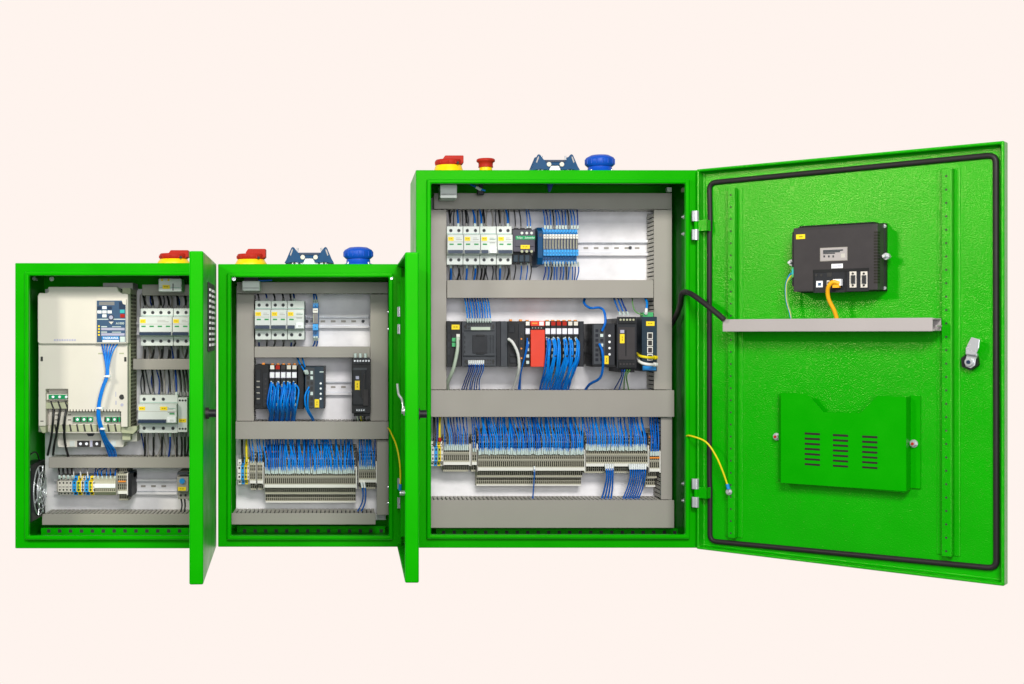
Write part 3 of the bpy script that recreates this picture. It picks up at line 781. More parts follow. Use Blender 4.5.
# terminals recess
m = MB(); m.pb(46, 394, 67.5, 399.8, 44, 52, 'cream_plastic'); m.pb(48.6,394.8,67,399,42.5,48,'green_label')
for i in range(3): m.cyl(U(53+i*6.6,396.9,42.5), U(53+i*6.6,396.9,41.4), 1.4, 'steel', n=10)
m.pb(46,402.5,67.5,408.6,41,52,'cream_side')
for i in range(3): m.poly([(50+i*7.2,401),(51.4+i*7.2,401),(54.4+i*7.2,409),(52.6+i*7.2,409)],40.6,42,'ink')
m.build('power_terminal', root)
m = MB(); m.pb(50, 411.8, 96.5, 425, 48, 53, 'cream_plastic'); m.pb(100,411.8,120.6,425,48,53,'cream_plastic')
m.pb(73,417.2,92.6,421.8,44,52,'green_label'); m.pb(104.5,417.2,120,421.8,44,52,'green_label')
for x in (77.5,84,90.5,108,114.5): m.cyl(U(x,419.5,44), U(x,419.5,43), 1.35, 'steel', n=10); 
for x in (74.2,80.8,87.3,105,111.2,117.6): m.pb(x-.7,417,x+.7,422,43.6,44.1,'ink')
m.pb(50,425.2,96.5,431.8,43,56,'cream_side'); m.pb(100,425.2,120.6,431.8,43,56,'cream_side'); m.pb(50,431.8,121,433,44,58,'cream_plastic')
for x in (54,62,69,76,83,90,107,114): m.poly([(x,424.4),(x+1.4,424.4),(x+3,431.4),(x+1.2,431.4)],42.6,44,'ink')
for y in (414.5,419.5): m.pb(55,y,58.4,y+.8,47.6,48.2,'hole_dark'); m.pb(68,y,71,y+.8,47.6,48.2,'hole_dark')
m.build('control_terminal', root)
m = MB(); m.poly([(57.5,433),(125,433),(125,441),(123,447.2),(58.6,447.2),(57.5,445)], 60, 80, 'cream_plastic'); m.poly([(121,433),(137,433),(137,441.6),(121,441.6)],62,84,'cream_plastic')
m.poly([(86,433),(95,433),(93,436.2),(88,436.2)],59.6,62,'mid_plastic')
m.pb(77,440.6,89.6,447,59.5,61,'brown_grey'); m.pb(92.6,440.6,101,447,59.5,61,'brown_grey'); m.pb(90,440.4,92.4,447,59.4,61,'lilac')
for x in (80.5,86.5,96.8): m.cyl(U(x,443.8,59.5), U(x,443.8,58.6), 1.5, 'steel', n=10)
for x in (69.6,111): m.pb(x,440.8,x+5,446.6,59.6,61,'white_plastic')
m.build('chassis', root, bevel=.3)
# keypad
m = MB(); m.pb(95.8,299,126.6,343.6,31.6,40,'cream_plastic'); kp = m.build('keypad', root, bevel=.9, seg=3)
m = MB(); m.pb(96.8,300.6,125.6,342.2,31.3,32.5,'keypad_blue'); m.poly([(121.5,300),(126,300),(126,305),(123,304)],31.0,32.4,'cream_plastic')
m.pb(119,302,125.3,309,31.1,31.6,'navy'); m.pb(97,318.8,125.3,319.7,31.1,31.6,'marker_white'); m.build('face_plate', kp)
m = MB(); m.pb(99,301.6,114.4,305.2,31.0,31.6,'display_grey'); m.build('display', kp)
m = MB()
for x, y, c in ((102.3,306.2,'lamp_white'),(97.3,310.5,'lamp_white'),(102.3,310.5,'lamp_white'),(107.5,310.5,'lamp_white'),(102.3,314.4,'lamp_white'),(97,306.4,'navy'),(107.5,306.4,'navy')):
    m.pb(x,y,x+4.2,y+2.9,30.6,31.6,c)
m.pb(120,309.8,124.5,313,30.6,31.6,'cyan'); m.pb(120.2,314,124.6,317.6,30.6,31.6,'red_plastic')
m.cyl(U(111,317.4,31.4), U(111,317.4,30.2), 3.1, 'navy', n=20); m.cyl(U(111,317.4,30.2), U(111,317.4,29.9), 2.0, 'lilac', n=14)
m.build('button', kp)
m = MB()
for i in range(4): m.pb(98,325.4+i*2.9,99.8,327+i*2.9,31.0,31.5,'yellow_label')
for y0 in (326.2, 331.6):
    m.pb(101.2,y0,107,y0+1,31.0,31.5,'marker_white'); m.pb(112,y0+.2,121,y0+.9,31.0,31.5,'marker_white'); m.pb(101.2,y0+1.6,124.6,y0+4,31.05,31.5,'lilac')
m.poly([(108.6,321.6),(113.6,321.6),(111.2,324.4)],31,31.5,'cream_plastic')
m.pb(101.8,336.4,119,339.6,31.0,31.5,'label_blue'); m.pb(102.4,340.1,119,342,31.0,31.5,'lamp_white'); m.pb(120,336.6,125,342,31.0,31.5,'marker_white')
m.build('printed_panel', kp)
lettering(kp, 'YASKAWA', U(110.6,339.1,30.9), 3.3, 'lamp_white', bold=.06); lettering(kp, 'A1000', U(120,324.4,30.9), 3.2, 'marker_white', bold=.05)

# fan on the left wall
fx = bL[0] + 1.2; fz = U(0, 490, 40).z
root = thing('cooling_fan', 'black square fan with a chrome guard on the inner side wall of the left cabinet', 'fan', (fx, 39, fz))
m = MB(); m.box(fx, 9, fz-29, fx+13, 67, fz+29, 'black_plastic'); m.box(fx-.0, 12, fz-20, fx+13.6, 14, fz+20, 'dark_plastic'); m.build('frame', root, bevel=1.6)
m = MB(); x = fx+14.2
for rr in (7, 13, 19, 25):
    m.tube([(x+ (2.2 if rr<22 else 0), 38+rr*math.cos(a*math.pi/12), fz+rr*math.sin(a*math.pi/12)) for a in range(25)], .75, 'chrome', n=6, sub=1)
for a in range(4):
    t = a*math.pi/4+.4; m.tube([(x+1, 38+26*math.cos(t), fz+26*math.sin(t)), (x+1, 38-26*math.cos(t), fz-26*math.sin(t))], .75, 'chrome', sub=1)
m.build('guard', root)
m = MB()
for y, z in ((9, 24), (9, 18), (9, -22), (9, -16)): m.cyl((fx+6, y, fz+z), (fx+6, y-1.6, fz+z), 2.0, 'steel', n=10)
m.box(fx+2, 8.5, fz+23, fx+12, 9.2, fz+25.5, 'steel'); m.build('screw', root)
m = MB(); m.cyl((fx+10, 38, fz), (fx+13.4, 38, fz), 8, 'steel', n=20)
for a in range(7):
    t = a*2*math.pi/7; m.add([(fx+12.8,38+8*math.cos(t),fz+8*math.sin(t)),(fx+13.3,38+24*math.cos(t+.2),fz+24*math.sin(t+.2)),(fx+10.8,38+24*math.cos(t+.75),fz+24*math.sin(t+.75)),(fx+10,38+8*math.cos(t+.6),fz+8*math.sin(t+.6))],[(0,1,2,3),(3,2,1,0)],'dark_plastic')
m.build('rotor', root)

# ------------------------------------------------------------------ terminal strips
def tslice(tall, w):
    """one feed-through terminal, local origin bottom left; returns MB (local)"""
    m = MB(Matrix.Translation(CUR)); b = w-.38
    def row(z, y, h=2.7, wd=.78): m.box(w*.5-b*wd/2, -y-.12, z, w*.5+b*wd/2-.1, -y+.3, z+h, 'hole_dark')
    if tall:
        T = [(-3,7.2,12),(7.2,15,20),(15,36.6,30),(36.6,43.6,24),(43.6,50.6,17),(50.6,58,10)]
        rows = [(-.6,12),(2.8,12),(9.2,20),(12,20),(19.4,30),(22.2,30),(27.4,30),(30.6,30),(38,24),(41,24),(45,17),(48,17),(52,10),(55,10)]
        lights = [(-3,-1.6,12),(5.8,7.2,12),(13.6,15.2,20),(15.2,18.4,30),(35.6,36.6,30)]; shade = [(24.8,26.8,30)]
    else:
        T = [(0,8,20),(8,29,30),(29,38,22)]
        rows = [(1.8,20),(4.8,20),(12.6,30),(15.6,30),(21.4,30),(24.6,30),(31,22),(34.6,22)]
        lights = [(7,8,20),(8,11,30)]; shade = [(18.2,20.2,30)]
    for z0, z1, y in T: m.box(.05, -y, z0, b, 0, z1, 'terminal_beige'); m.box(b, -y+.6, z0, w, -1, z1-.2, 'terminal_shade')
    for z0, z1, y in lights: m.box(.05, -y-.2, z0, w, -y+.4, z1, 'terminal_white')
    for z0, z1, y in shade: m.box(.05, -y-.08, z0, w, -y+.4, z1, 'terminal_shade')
    for z, y in rows: row(z, y)
    if tall: m.box(.05, -17.25, 46.9, w, -16.6, 47.9, 'orange_plastic') if False else None
    return m
def strip(label, px0, px1, pyb, n, tall, df=61, ends=True, orange=()):
    r = start('terminal_strip', label, 'terminal strip', px0, pyb, df)
    k = (D+df)/D; w = (px1-px0)*k/n
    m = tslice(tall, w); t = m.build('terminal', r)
    for i in range(1, n):
        c = t.copy(); C.objects.link(c); c.parent = r; c.location = (i*w*S, 0, 0)
    H = 58 if tall else 38
    if ends:
        for x in (-1.2, n*w):
            m = MB(Matrix.Translation(CUR)); h0 = 14 if tall else 7
            m.box(x, -31, h0, x+1.1, 0, h0+23, 'duct_grey' if x < 0 else 'terminal_white'); m.box(x, -26, h0+23, x+1.1, 0, H-3, 'dark_plastic'); m.build('end_plate', r)
    if orange:
        for a, b, z, y in orange:
            m = MB(Matrix.Translation(CUR)); m.box(a*n*w, -y-.9, z, b*n*w, -y+.1, z+1.5, 'orange_plastic'); m.build('jumper', r)
    return r
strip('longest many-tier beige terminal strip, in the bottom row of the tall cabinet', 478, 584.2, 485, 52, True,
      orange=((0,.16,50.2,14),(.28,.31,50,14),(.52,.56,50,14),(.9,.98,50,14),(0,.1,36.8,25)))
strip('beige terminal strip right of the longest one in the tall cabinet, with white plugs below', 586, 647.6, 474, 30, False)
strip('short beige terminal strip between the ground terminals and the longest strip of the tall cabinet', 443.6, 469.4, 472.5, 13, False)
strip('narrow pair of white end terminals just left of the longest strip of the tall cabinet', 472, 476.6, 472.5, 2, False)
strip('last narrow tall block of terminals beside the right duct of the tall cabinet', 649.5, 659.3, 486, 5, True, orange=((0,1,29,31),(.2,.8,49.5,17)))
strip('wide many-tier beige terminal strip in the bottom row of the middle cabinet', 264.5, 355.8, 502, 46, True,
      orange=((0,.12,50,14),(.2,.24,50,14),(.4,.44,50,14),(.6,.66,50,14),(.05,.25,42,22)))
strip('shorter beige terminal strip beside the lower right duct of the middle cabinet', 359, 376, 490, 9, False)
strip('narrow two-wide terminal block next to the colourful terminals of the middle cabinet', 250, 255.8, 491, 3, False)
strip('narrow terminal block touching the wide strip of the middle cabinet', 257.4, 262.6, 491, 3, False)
def colour_block(label, px0, pyb, h, cols, df=56):
    r = start('terminal_strip', label, 'terminal strip', px0, pyb, df); x = 0
    for c, w in cols:
        m = MB(Matrix.Translation(CUR)); top = {'g':'yellow_label','b':'relay_light','w':'terminal_white','t':'cream_plastic','e':'duct_grey'}[c]
        s = h/27.0
        if c == 'g':
            m.profile([(0,0),(-26,0),(-26,5*s),(-34,6*s),(-34,21*s),(-26,22*s),(-26,27*s),(0,27*s)][::-1], x, x+w-.25, 'yellow_label')
            m.box(x+w*.15,-34.2,7*s,x+w*.5,-33.8,20*s,'wire_green'); m.box(x+w*.15,-26.2,1*s,x+w*.5,-25.8,4.6*s,'wire_green')
        else:
            m.profile([(0,0),(-26,0),(-26,5*s),(-34,6*s),(-34,21*s),(-26,22*s),(-26,27*s),(0,27*s)][::-1], x, x+w-.25, top)
        if c != 'e':
            for z in (7.6, 17.4): m.box(x+w*.3,-34.3,z*s,x+w*.7,-33.8,(z+2.4)*s,'hole_dark')
            m.box(x+w*.2,-34.3,12.4*s,x+w*.8,-33.8,13.4*s,'brown_grey')
            for z in (2.4, 23.4): m.cyl((x+w*.45,-26.3,z*s),(x+w*.45,-25.8,z*s),w*.24,'hole_dark',n=8)
        m.build('terminal' if c != 'e' else 'end_bracket', r); x += w
    return r
colour_block('white, blue and green-yellow ground terminals at the far left of the tall cabinet bottom row', 431.4, 466.8, 26, [('w',3.2),('b',3.6),('g',3.4),('w',2)])
colour_block('white, blue and green-yellow terminals at the far left of the middle cabinet bottom row', 237.4, 485.2, 26, [('w',3.8),('b',3.4),('g',3.2),('w',1.6)])
colour_block('beige, blue and green-yellow power terminals on the lowest rail of the left cabinet', 56.4, 496.2, 20, [('e',1.6),('t',3.7),('t',3.7),('t',3.7),('t',3.7),('b',4.4),('g',4.8),('w',2.2)])
colour_block('short blue and green-yellow terminal block, second in the left cabinet lowest row', 82, 496.2, 20, [('t',2.4),('b',4.4),('g',4.4),('w',2.0)])
r = start('terminal_strip', 'fine-pitched beige terminal strip with a white bar on the lowest rail of the left cabinet', 'terminal strip', 94, 496, 56)
CURs = CUR.copy(); w = 2.05
m = MB(Matrix.Translation(CUR)); m.profile([(0,0),(-28,0),(-34,4),(-34,16),(-28,19.4),(0,19.4)][::-1], 0, w-.25, 'terminal_beige')
for z in (1.4, 5, 16.4): m.box(.5,-34.2 if z==5 else -29.5,z,w-.7,-28,z+2.2,'hole_dark')
t = m.build('terminal', r)
for i in range(1, 11): c = t.copy(); C.objects.link(c); c.parent = r; c.location = (i*w*S, 0, 0)
m = MB(Matrix.Translation(CUR)); m.box(.4,-35.6,8.6,22.4,-33.9,12.8,'lamp_white'); m.build('marker_strip', r)
strip('taller narrow terminal block with an orange jumper in the left cabinet lowest row', 117.6, 127, 501.5, 5, False, orange=((.1,.9,20.5,31),))
r = start('surge_module', 'slim black module with small green lights ending the left cabinet lowest terminal row', 'module', 127.6, 497, 54)
m = LM(); m.box(0,-34,0,3.6,0,24,'black_plastic'); m.box(-7,-22,18,3.6,0,24.6,'teal_dark'); m.build('housing', r, bevel=.3)
m = LM(); [m.box(-6+i*3.2,-22.3,20,-4.6+i*3.2,-21.8,22,'flag_green') for i in range(3)]; m.build('indicator', r)

# ------------------------------------------------------------------ wires
STUFF = MB()
def wire(pts, r, mt, label, group=None, cat='wire', marker=None, name='wire', n=5, sub=3, mm='marker_white', mr=None, stuff=False):
    P = [U(*p) for p in pts]
    if stuff:
        STUFF.tube(P, r, mt, n=n, sub=sub)
        if marker:
            q, q2 = (P[-1], P[-2]) if marker > 0 else (P[0], P[1]); dn = (q2-q).normalized()
            STUFF.tube([q-dn*.8, q+dn*abs(marker)], mr or r*1.5, mm, n=5, sub=1)
        return
    m = MB(); m.tube(P, r, mt, n=n, sub=sub); o = m.build(name, None, base=P[0]); tag(o, label, cat, group)
    if marker:
        q = P[-1] if marker > 0 else P[0]; q2 = P[-2] if marker > 0 else P[1]
        dirn = (q2-q).normalized(); L = abs(marker)
        m = MB(); m.tube([q-dirn*.8, q+dirn*L], mr or r*1.5, mm, n=5, sub=1)
        m.build('wire_marker', o)
    return o
R = random.uniform
def fall(x0, y0, x1, y1, d0, d1, jit=1.0, bulge=None):
    """a wire that leaves a duct at (x0,y0) and reaches a terminal at (x1,y1)"""
    b = d1-4 if bulge is None else bulge
    return [(x0, y0-2, d0), (x0+(x1-x0)*.42+R(-jit,jit)*.4, y0+(y1-y0)*.24, (d0+b)/2+R(-2,2)), (x1+R(-jit,jit)*.6+.3, y0+(y1-y0)*.62, b+R(-2,1)), (x1, y1, d1)]
BL = ('wire_blue', 'wire_bright', 'wire_bright')
# tall cabinet, bottom row: the curtains of blue wires
lab = 'thin blue wire in the dense curtain over the longest terminal strip, tall cabinet'; g = 'blue wires onto the longest strip'
for i in range(52):
    x = 479+i*2.04
    wire(fall(x+R(-6.5,-.5), 417, x+R(-.3,.3), 453.8+R(-.5,.5), 76, 59, bulge=58), .72, random.choice(BL+('wire_bright',)), lab, g, marker=R(5.4,7), mr=1.05)
for i in range(14):
    x = 482+i*7.4+R(-2,2)
    wire(fall(x+R(-4,3), 417, x, 438+R(-1,6), 82, 74, bulge=73), .66, random.choice(('wire_blue','wire_navy','wire_bright')), lab, g, stuff=True)
lab = 'thin blue wire curving onto the strip right of the longest one, tall cabinet'; g = 'blue wires onto the right hand strip'
for i in range(30):
    x = 587+i*2.03
    wire(fall(x+R(-5.5,-1), 417, x+R(-.3,.3), 449.8+R(-.5,.5), 76, 59, bulge=58), .7, random.choice(BL), lab, g, marker=6, mr=1.05)
lab = 'thin blue wire dropping onto the short terminal strip left of the longest, tall cabinet'; g = 'blue wires onto the short strip'
for i in range(12):
    x = 445+i*2.05
    wire(fall(x+R(-4,0), 417, x, 449.4, 76, 59, bulge=58), .6, 'wire_black' if i in (1,) else random.choice(('wire_blue','wire_navy','wire_bright')), lab if i != 1 else 'thin black wire among the blue ones on the short strip of the tall cabinet', g if i != 1 else None, marker=5.6, mr=1.05)
for i, x in enumerate((473.4, 475.6)):
    wire(fall(x-2, 417, x, 451, 76, 59, bulge=58), .6, 'wire_blue', 'thin blue wire onto the narrow end terminals left of the longest strip', 'blue wires onto the narrow end terminals', marker=3.5)
for i, x in enumerate((651, 653.5, 656, 658)):
    wire(fall(x-1, 417, x, 455, 76, 59, bulge=58), .9, 'wire_blue', 'blue wire in the small bunch beside the right duct, tall cabinet bottom row', 'blue wires beside the right duct', marker=4)
wire([(434,415,76),(434.5,428,66),(434.6,446,60)], 1.3, 'wire_black', 'thick black wire entering the ground terminals at the far left of the tall cabinet')
wire([(437.2,415,76),(437.4,428,64),(436.8,441,60)], 1.0, 'wire_navy', 'dark blue wire entering the ground terminals of the tall cabinet')
o = wire([(440,415,76),(439.6,428,64),(439.8,441,60)], 1.25, 'wire_yellow', 'yellow and green earth wire entering the ground terminals of the tall cabinet', marker=3.4, mm='red_plastic')
# wires out of the bottom of the strips
for i in range(4):
    wire([(605.6+i*2.4,464.5,57),(606.8+i*2,476,58),(604.5+i*2.6,489,66),(601+i*3.2,501,74)], .95, 'wire_blue', 'blue wire with a white plug in the left bunch hanging below the right terminal strip', 'left bunch of plugged wires', marker=-6, mm='lamp_white', mr=1.25)
for i in range(8):
    wire([(629.8+i*2.25,464.5,57),(630.4+i*2.1,476,58),(627+i*2.2,489,66),(622+i*2.2,501,74)], .8, 'wire_blue', 'blue wire with a white plug in the right bunch hanging below the right terminal strip', 'right bunch of plugged wires', marker=-5, mm='lamp_white', mr=1.25)
wire([(534.3,467,58),(534.4,475,58),(533.6,487,66),(532.6,501,74)], .75, 'wire_blue', 'single blue wire with a white marker hanging below the longest terminal strip', marker=-5, mm='lamp_white', mr=1.1)
# middle cabinet bottom row
lab = 'thin blue wire hanging in the curtain onto the wide terminal strip of the middle cabinet'; g = 'blue wires onto the middle cabinet strip'
for i in range(45):
    x = 265.5+i*2.0
    wire(fall(x+R(-4,3), 439.3, x+R(-.3,.3), 472.8+R(-.5,.5), 76, 59, bulge=58), .74, random.choice(BL+('wire_bright',)), lab, g, marker=6.2, mr=1.05)
for i in range(9):
    x = 268+i*9.6+R(-2,2)
    wire(fall(x+R(-3,3), 439.3, x, 457+R(-1,5), 82, 74, bulge=73), .64, random.choice(('wire_blue','wire_navy','wire_bright')), lab, g, stuff=True)
for i in range(8):
    x = 360+i*2.05
    wire(fall(x+R(-2,1), 439.3, x, 468.5, 76, 59, bulge=58), .7, random.choice(BL), 'thin blue wire onto the shorter terminal strip of the middle cabinet', 'blue wires onto the shorter strip', marker=4.4, mr=.95)
for i, x in enumerate((250.8, 253.4, 258.6, 261.2)):
    wire(fall(x-2, 439.3, x, 464, 76, 64), .7, random.choice(BL), 'blue wire onto the narrow terminal blocks left of the wide strip, middle cabinet', 'blue wires onto the narrow blocks', marker=3.6)
wire([(242,437,76),(242,450,66),(243,462,60)], 1.2, 'wire_black', 'thick black wire entering the colourful terminals of the middle cabinet')
wire([(246.4,437,76),(246.4,450,64),(246.8,462,60)], 1.3, 'wire_yellow', 'yellow earth wire entering the colourful terminals of the middle cabinet')
for i in range(2):
    wire([(361.5+i*2.6,483,60),(363+i*2.6,492,60),(362+i*3,503,66),(356+i*4,514,74)], .8, 'wire_blue', 'blue wire with a white plug curving below the shorter strip of the middle cabinet', 'plugged wires of the middle cabinet', marker=-5, mm='lamp_white', mr=1.3)
# breaker wires
def brk(xs, yt0, yt1, yb0, yb1, where, cols, r=.8, dt=76, stuff=False):
    for i, x in enumerate(xs):
        c = cols[i % len(cols)]; nm = {'wire_black':'black','wire_blue':'blue','wire_navy':'dark blue'}[c]
        wire([(x-2+R(-1,1), yt0-2, dt), (x-.4, yt0+(yt1-yt0)*.45, 66), (x, yt1+.6, 60)], r, c, '%s wire entering the top of the %s' % (nm, where), '%s top wires %s' % (nm, where), marker=3.6, mr=r*1.5, mm='display_grey' if c == 'wire_black' else 'marker_white', stuff=stuff)
        c2 = cols[(i+1) % len(cols)]; nm = {'wire_black':'black','wire_blue':'blue','wire_navy':'dark blue'}[c2]
        if yb0: wire([(x, yb0-.6, 60), (x+.4+R(-.6,.6), yb0+(yb1-yb0)*.5, 66), (x-1+R(-1.5,1.5), yb1+2, dt)], r, c2, '%s wire leaving the bottom of the %s' % (nm, where), '%s bottom wires %s' % (nm, where), marker=-4.4, mr=r*1.5, mm='display_grey' if c2 == 'wire_black' else 'marker_white', stuff=stuff)
brk((450.3,458.3,466.5,475,481.5,484.5,500,508), 209.5, 226.3, 264.7, 280, 'breaker row of the tall cabinet', ('wire_black','wire_blue','wire_black','wire_blue','wire_blue','wire_black'), 1.1)
brk((259,267,275,283.5,291,294.5), 294, 300.8, 339.7, 346, 'breaker row of the middle cabinet', ('wire_black','wire_navy','wire_black','wire_black'), 1.0, stuff=True)
brk((145,153,161,169,178,186), 295.8, 308.4, 345.8, 359, 'upper breaker row of the left cabinet', ('wire_black',), 1.25)
brk((144.5,153.5,162,170,176.5,181,184.8,188), 370, 395, 433, 458, 'lower breaker row of the left cabinet', ('wire_black','wire_black','wire_black','wire_black','wire_navy'), 1.15)
for ya, yb in ((295.8,308),(346,358),(370,394),(433.5,457)):
    for i in range(9):
        x = 142+i*5.4+R(-1,1)
        wire([(x+R(-3,2),ya-1,80),(x+R(-2,2),(ya+yb)/2,76),(x+R(-2,3),yb+1,74)], .8, random.choice(('duct_grey','mid_plastic','duct_grey','wire_navy')), '', stuff=True)
for i in range(14):
    x = 450+i*4.6+R(-1,1)
    wire([(x+R(-2,2),209,80),(x+R(-1,1),218,78),(x,226,76)], .7, random.choice(('duct_grey','mid_plastic')), '', stuff=True)
    wire([(x,265,76),(x+R(-1,1),272,78),(x+R(-2,2),281,80)], .7, random.choice(('duct_grey','mid_plastic')), '', stuff=True)
brk((515.5,521,527.5,530.5), 209.5, 229, 262, 280, 'dark contactor', ('wire_black','wire_black','wire_blue','wire_blue'), .65, stuff=True)
brk([545+i*3.0 for i in range(12)], 209.5, 228, 263.3, 280, 'slim relay row', ('wire_blue','wire_navy','wire_blue','wire_black','wire_blue'), .72, stuff=True)
brk((314.4,316.8), 294, 302, 338, 346, 'lone slim relay', ('wire_blue',), .9, stuff=True)
# controller wires
for i in range(10):
    x = 467.5+i*2.55
    wire([(x-3.5+R(-.5,.5),296,76),(x-1.4,306,62),(x+.2,321.5,45)], .75, random.choice(BL), 'blue wire falling onto the top terminals of the wide dark controller', 'blue wires above the wide controller', stuff=True, marker=4, mm='marker_white', mr=1.0)
for i in range(8):
    x = 469+i*2.05
    wire([(x,361,44),(x-.2,370,46),(x-4,380,60),(x-8+i*.6+R(-1,1),391,76)], .62, random.choice(('wire_navy','wire_blue')), 'blue wire leaving the bottom terminals of the wide dark controller', 'blue wires below the wide controller', stuff=True, marker=-4, mm='lamp_white', mr=1.05)
wire([(457.6,337,40),(457.4,350,38),(453,370,44),(447.6,383,60),(448.5,391,76)], 1.9, 'cable_pale', 'pale green grey cable curving down from the leftmost black module of the tall cabinet', cat='cable', name='cable', n=8)
wire([(508.5,339,40),(513,343,36),(518,354,38),(519,368,44),(516,380,60),(512.5,391,76)], 1.6, 'cable_white', 'pale grey network cable curving down from the black bus coupler left of the red module', cat='cable', name='cable', n=8, mm='cable_white')
for i in range(3):
    wire([(527.4+i*.6,338+i*3,42),(525.6+i*.4,352,42),(521,372,52),(518+i,391,76)], .8, 'wire_blue', 'blue wire from the io module left of the red module', 'blue wires left of the red module')
# io bundles of the tall cabinet
ends = (541,545,552,556,561,566)
for i in range(6):
    x0 = 547.6+i*5.65
    for j in range(4):
        sx = x0+R(-1.2,1.4)
        wire([(sx,338+j*.8,44),(sx+1.4+R(-1,1),344,40),(sx+.4+j*.5+R(-1.2,1.2),358,39+R(-2,2)),(x0-3-i*.4+j*1.1+R(-1.6,1.6),372,46),(ends[i]+j*1.4+R(-1.5,1.5),384,62),(ends[i]-1.5+j*1.3,391.5,76)],
             .95, random.choice(('wire_bright','wire_bright','wire_blue')), 'blue wire in the bunch hanging from the %s io module right of the red module' % wh[i], 'bunch from %s io module of the tall cabinet' % wh[i], marker=-3, mr=1.0)
    m = MB(); p = U(x0+1.6,356,39.5); m.lathe(p, [(2.1,-.6),(2.35,0),(2.1,.6)], 'wire_black', n=10); o = m.build('cable_tie', None, base=p)
    tag(o, 'black cable tie around the wires of the %s io module of the tall cabinet' % wh[i], 'cable tie', 'cable ties on the io wires')
for i in range(5):
    x0 = 272+i*5.55
    for j in range(4):
        sx = x0+R(-1,1.2)
        wire([(sx,382+j*.8,44),(sx+.6+(j-1.5)*1.5+R(-.6,.6),390,39+R(-2,2)),(x0-.8+(j-1.5)*2.0+R(-.8,.8),404,38+R(-3,3)),(x0-2+j*1.0,413,50),(x0-3+j*1.1,422,72)],
             1.0, random.choice(('wire_bright','wire_bright','wire_blue')), 'blue wire in the bunch hanging from the %s io module of the middle cabinet' % wh[i], 'bunch from %s io module of the middle cabinet' % wh[i], marker=-2.4, mr=1.0)
for j in range(2):
    wire([(297+j*5,357,76),(300+j*4,364,56),(306+j*1.5,373,42)], 1.0, 'wire_bright', 'bright blue wire from the upper duct to the middle cabinet dark blue supply', 'bright wires into the middle cabinet supply', marker=4, mr=1.6)
    wire([(309,387+j*4,42),(305+j*3,396,38),(306+j*2,408,42),(311+j*1.5,417,56),(313+j,421.5,72)], 1.0, 'wire_bright', 'bright blue wire looping down from the dark blue power supply of the middle cabinet', 'bright wires below the middle cabinet supply')
wire([(585,297,76),(584,303,66),(590,308,52),(599,307.6,46),(604,311,38),(605.4,322,34),(602,331,36)], 1.3, 'wire_blue', 'blue cable curling from the upper duct into the top of the left power supply', cat='cable', name='cable', n=8)
wire([(599.5,344,38),(602.5,352,33),(603,366,38),(600,378,46),(590,384,60),(584.5,391,76)], 1.4, 'wire_blue', 'blue cable curling down from the left power supply of the tall cabinet', cat='cable', name='cable', n=8)
for j, (xa, xb, c) in enumerate(((613,620,'wire_blue'),(617,624,'wire_blue'),(620,628,'wire_navy'))):
    wire([(xa,296,76),(xa+3,304,56),(xb,314,34)], .9, c, 'blue wire entering the top of the larger power supply of the tall cabinet', 'wires above the larger supply', marker=4)
wire([(632,296,76),(633,306,56),(636,312,46),(643,315,44)], .6, 'wire_green', 'thin green wire running to the green plug of the network switch')
wire([(644,296,76),(647,303,56),(646,313,44)], 1.3, 'wire_bright', 'blue and white wire pair into the plug on the network switch', marker=6, mm='lamp_white')
for j, c in enumerate(('wire_navy','wire_blue','wire_green','wire_green')):
    wire([(622+j*2.6,370,36),(621+j*1.8,377,46),(613+j*5.4,391.5,76)], .7, c, '%s wire leaving the bottom of the larger power supply' % {'wire_navy':'dark blue','wire_blue':'blue','wire_green':'green'}[c], 'green wires below the larger supply' if c == 'wire_green' else None)
wire([(637,353.6,52),(640,356,32),(648,357.4,27),(656,357.6,35)], 1.5, 'wire_yellow', 'yellow network cable plugged into the network switch', cat='cable', name='cable', n=8, marker=3, mm='yellow_label')
wire([(637,357,52),(640,362,32),(648,364.4,27),(656,364.6,35)], 1.6, 'cable_white', 'white network cable plugged into the network switch', cat='cable', name='cable', n=8, marker=3, mm='cable_white')
for j, c in enumerate(('cable_white','wire_yellow','wire_black')):
    wire([(357+j*3.4,415,44),(357.6+j*3.4,418.6,48),(359+j*3,423,66)], .9, c, '%s wire under the black power supply of the middle cabinet' % ('white','yellow','black')[j], stuff=True)
# left cabinet: drive wires
kx = (101.5,104.5,107.5,111,114.5,118)
for i, x in enumerate(kx):
    wire([(x,343,38),(x*.55+47.5,352,34),(105.8+i*.6,366,31),(105.6+i*.5,376.5,30),(101.4+i*.5,388,29),(98+i*.5,402,29),(97+i*.55,415,30),(99+i*.7,427,34),(103+i*.9,440,48),(107+i*1.6,450,62),(110+i*1.3,459,76)], .78,
         'wire_bright' if i % 2 else 'wire_blue', 'blue wire in the tied bundle hanging from the drive keypad to the duct', 'blue keypad wires of the left cabinet')
for x, y, d, L in ((106.4,376.2,30,'highest'),(99,408,29,'middle'),(101.3,428.6,36,'lowest')):
    m = MB(); p = U(x+1.6,y,d); m.lathe(p, [(2.9,-1),(3.2,0),(2.9,1)], 'lamp_white', n=12); m.box(p.x-4.2,d-1,p.z-.6,p.x-2.6,d+.4,p.z+.6,'lamp_white'); o = m.build('cable_tie', None, base=p)
    tag(o, '%s white cable tie around the blue bundle on the motor drive' % L, 'cable tie')
for i in range(3):
    e = ((47.5,455),(53,455),(69,459))[i]
    wire([(53.6+i*6.4,409,41),((53,58.6,64.6)[i],420,38),((51.4,56,64.4)[i],436,46),((49.5,54,65.6)[i],446,60),(e[0],e[1],72)], 1.35, 'wire_black', 'thick black power wire %s on the motor drive' % ('leftmost of three','in the centre of three','rightmost of three, bending right,')[i])
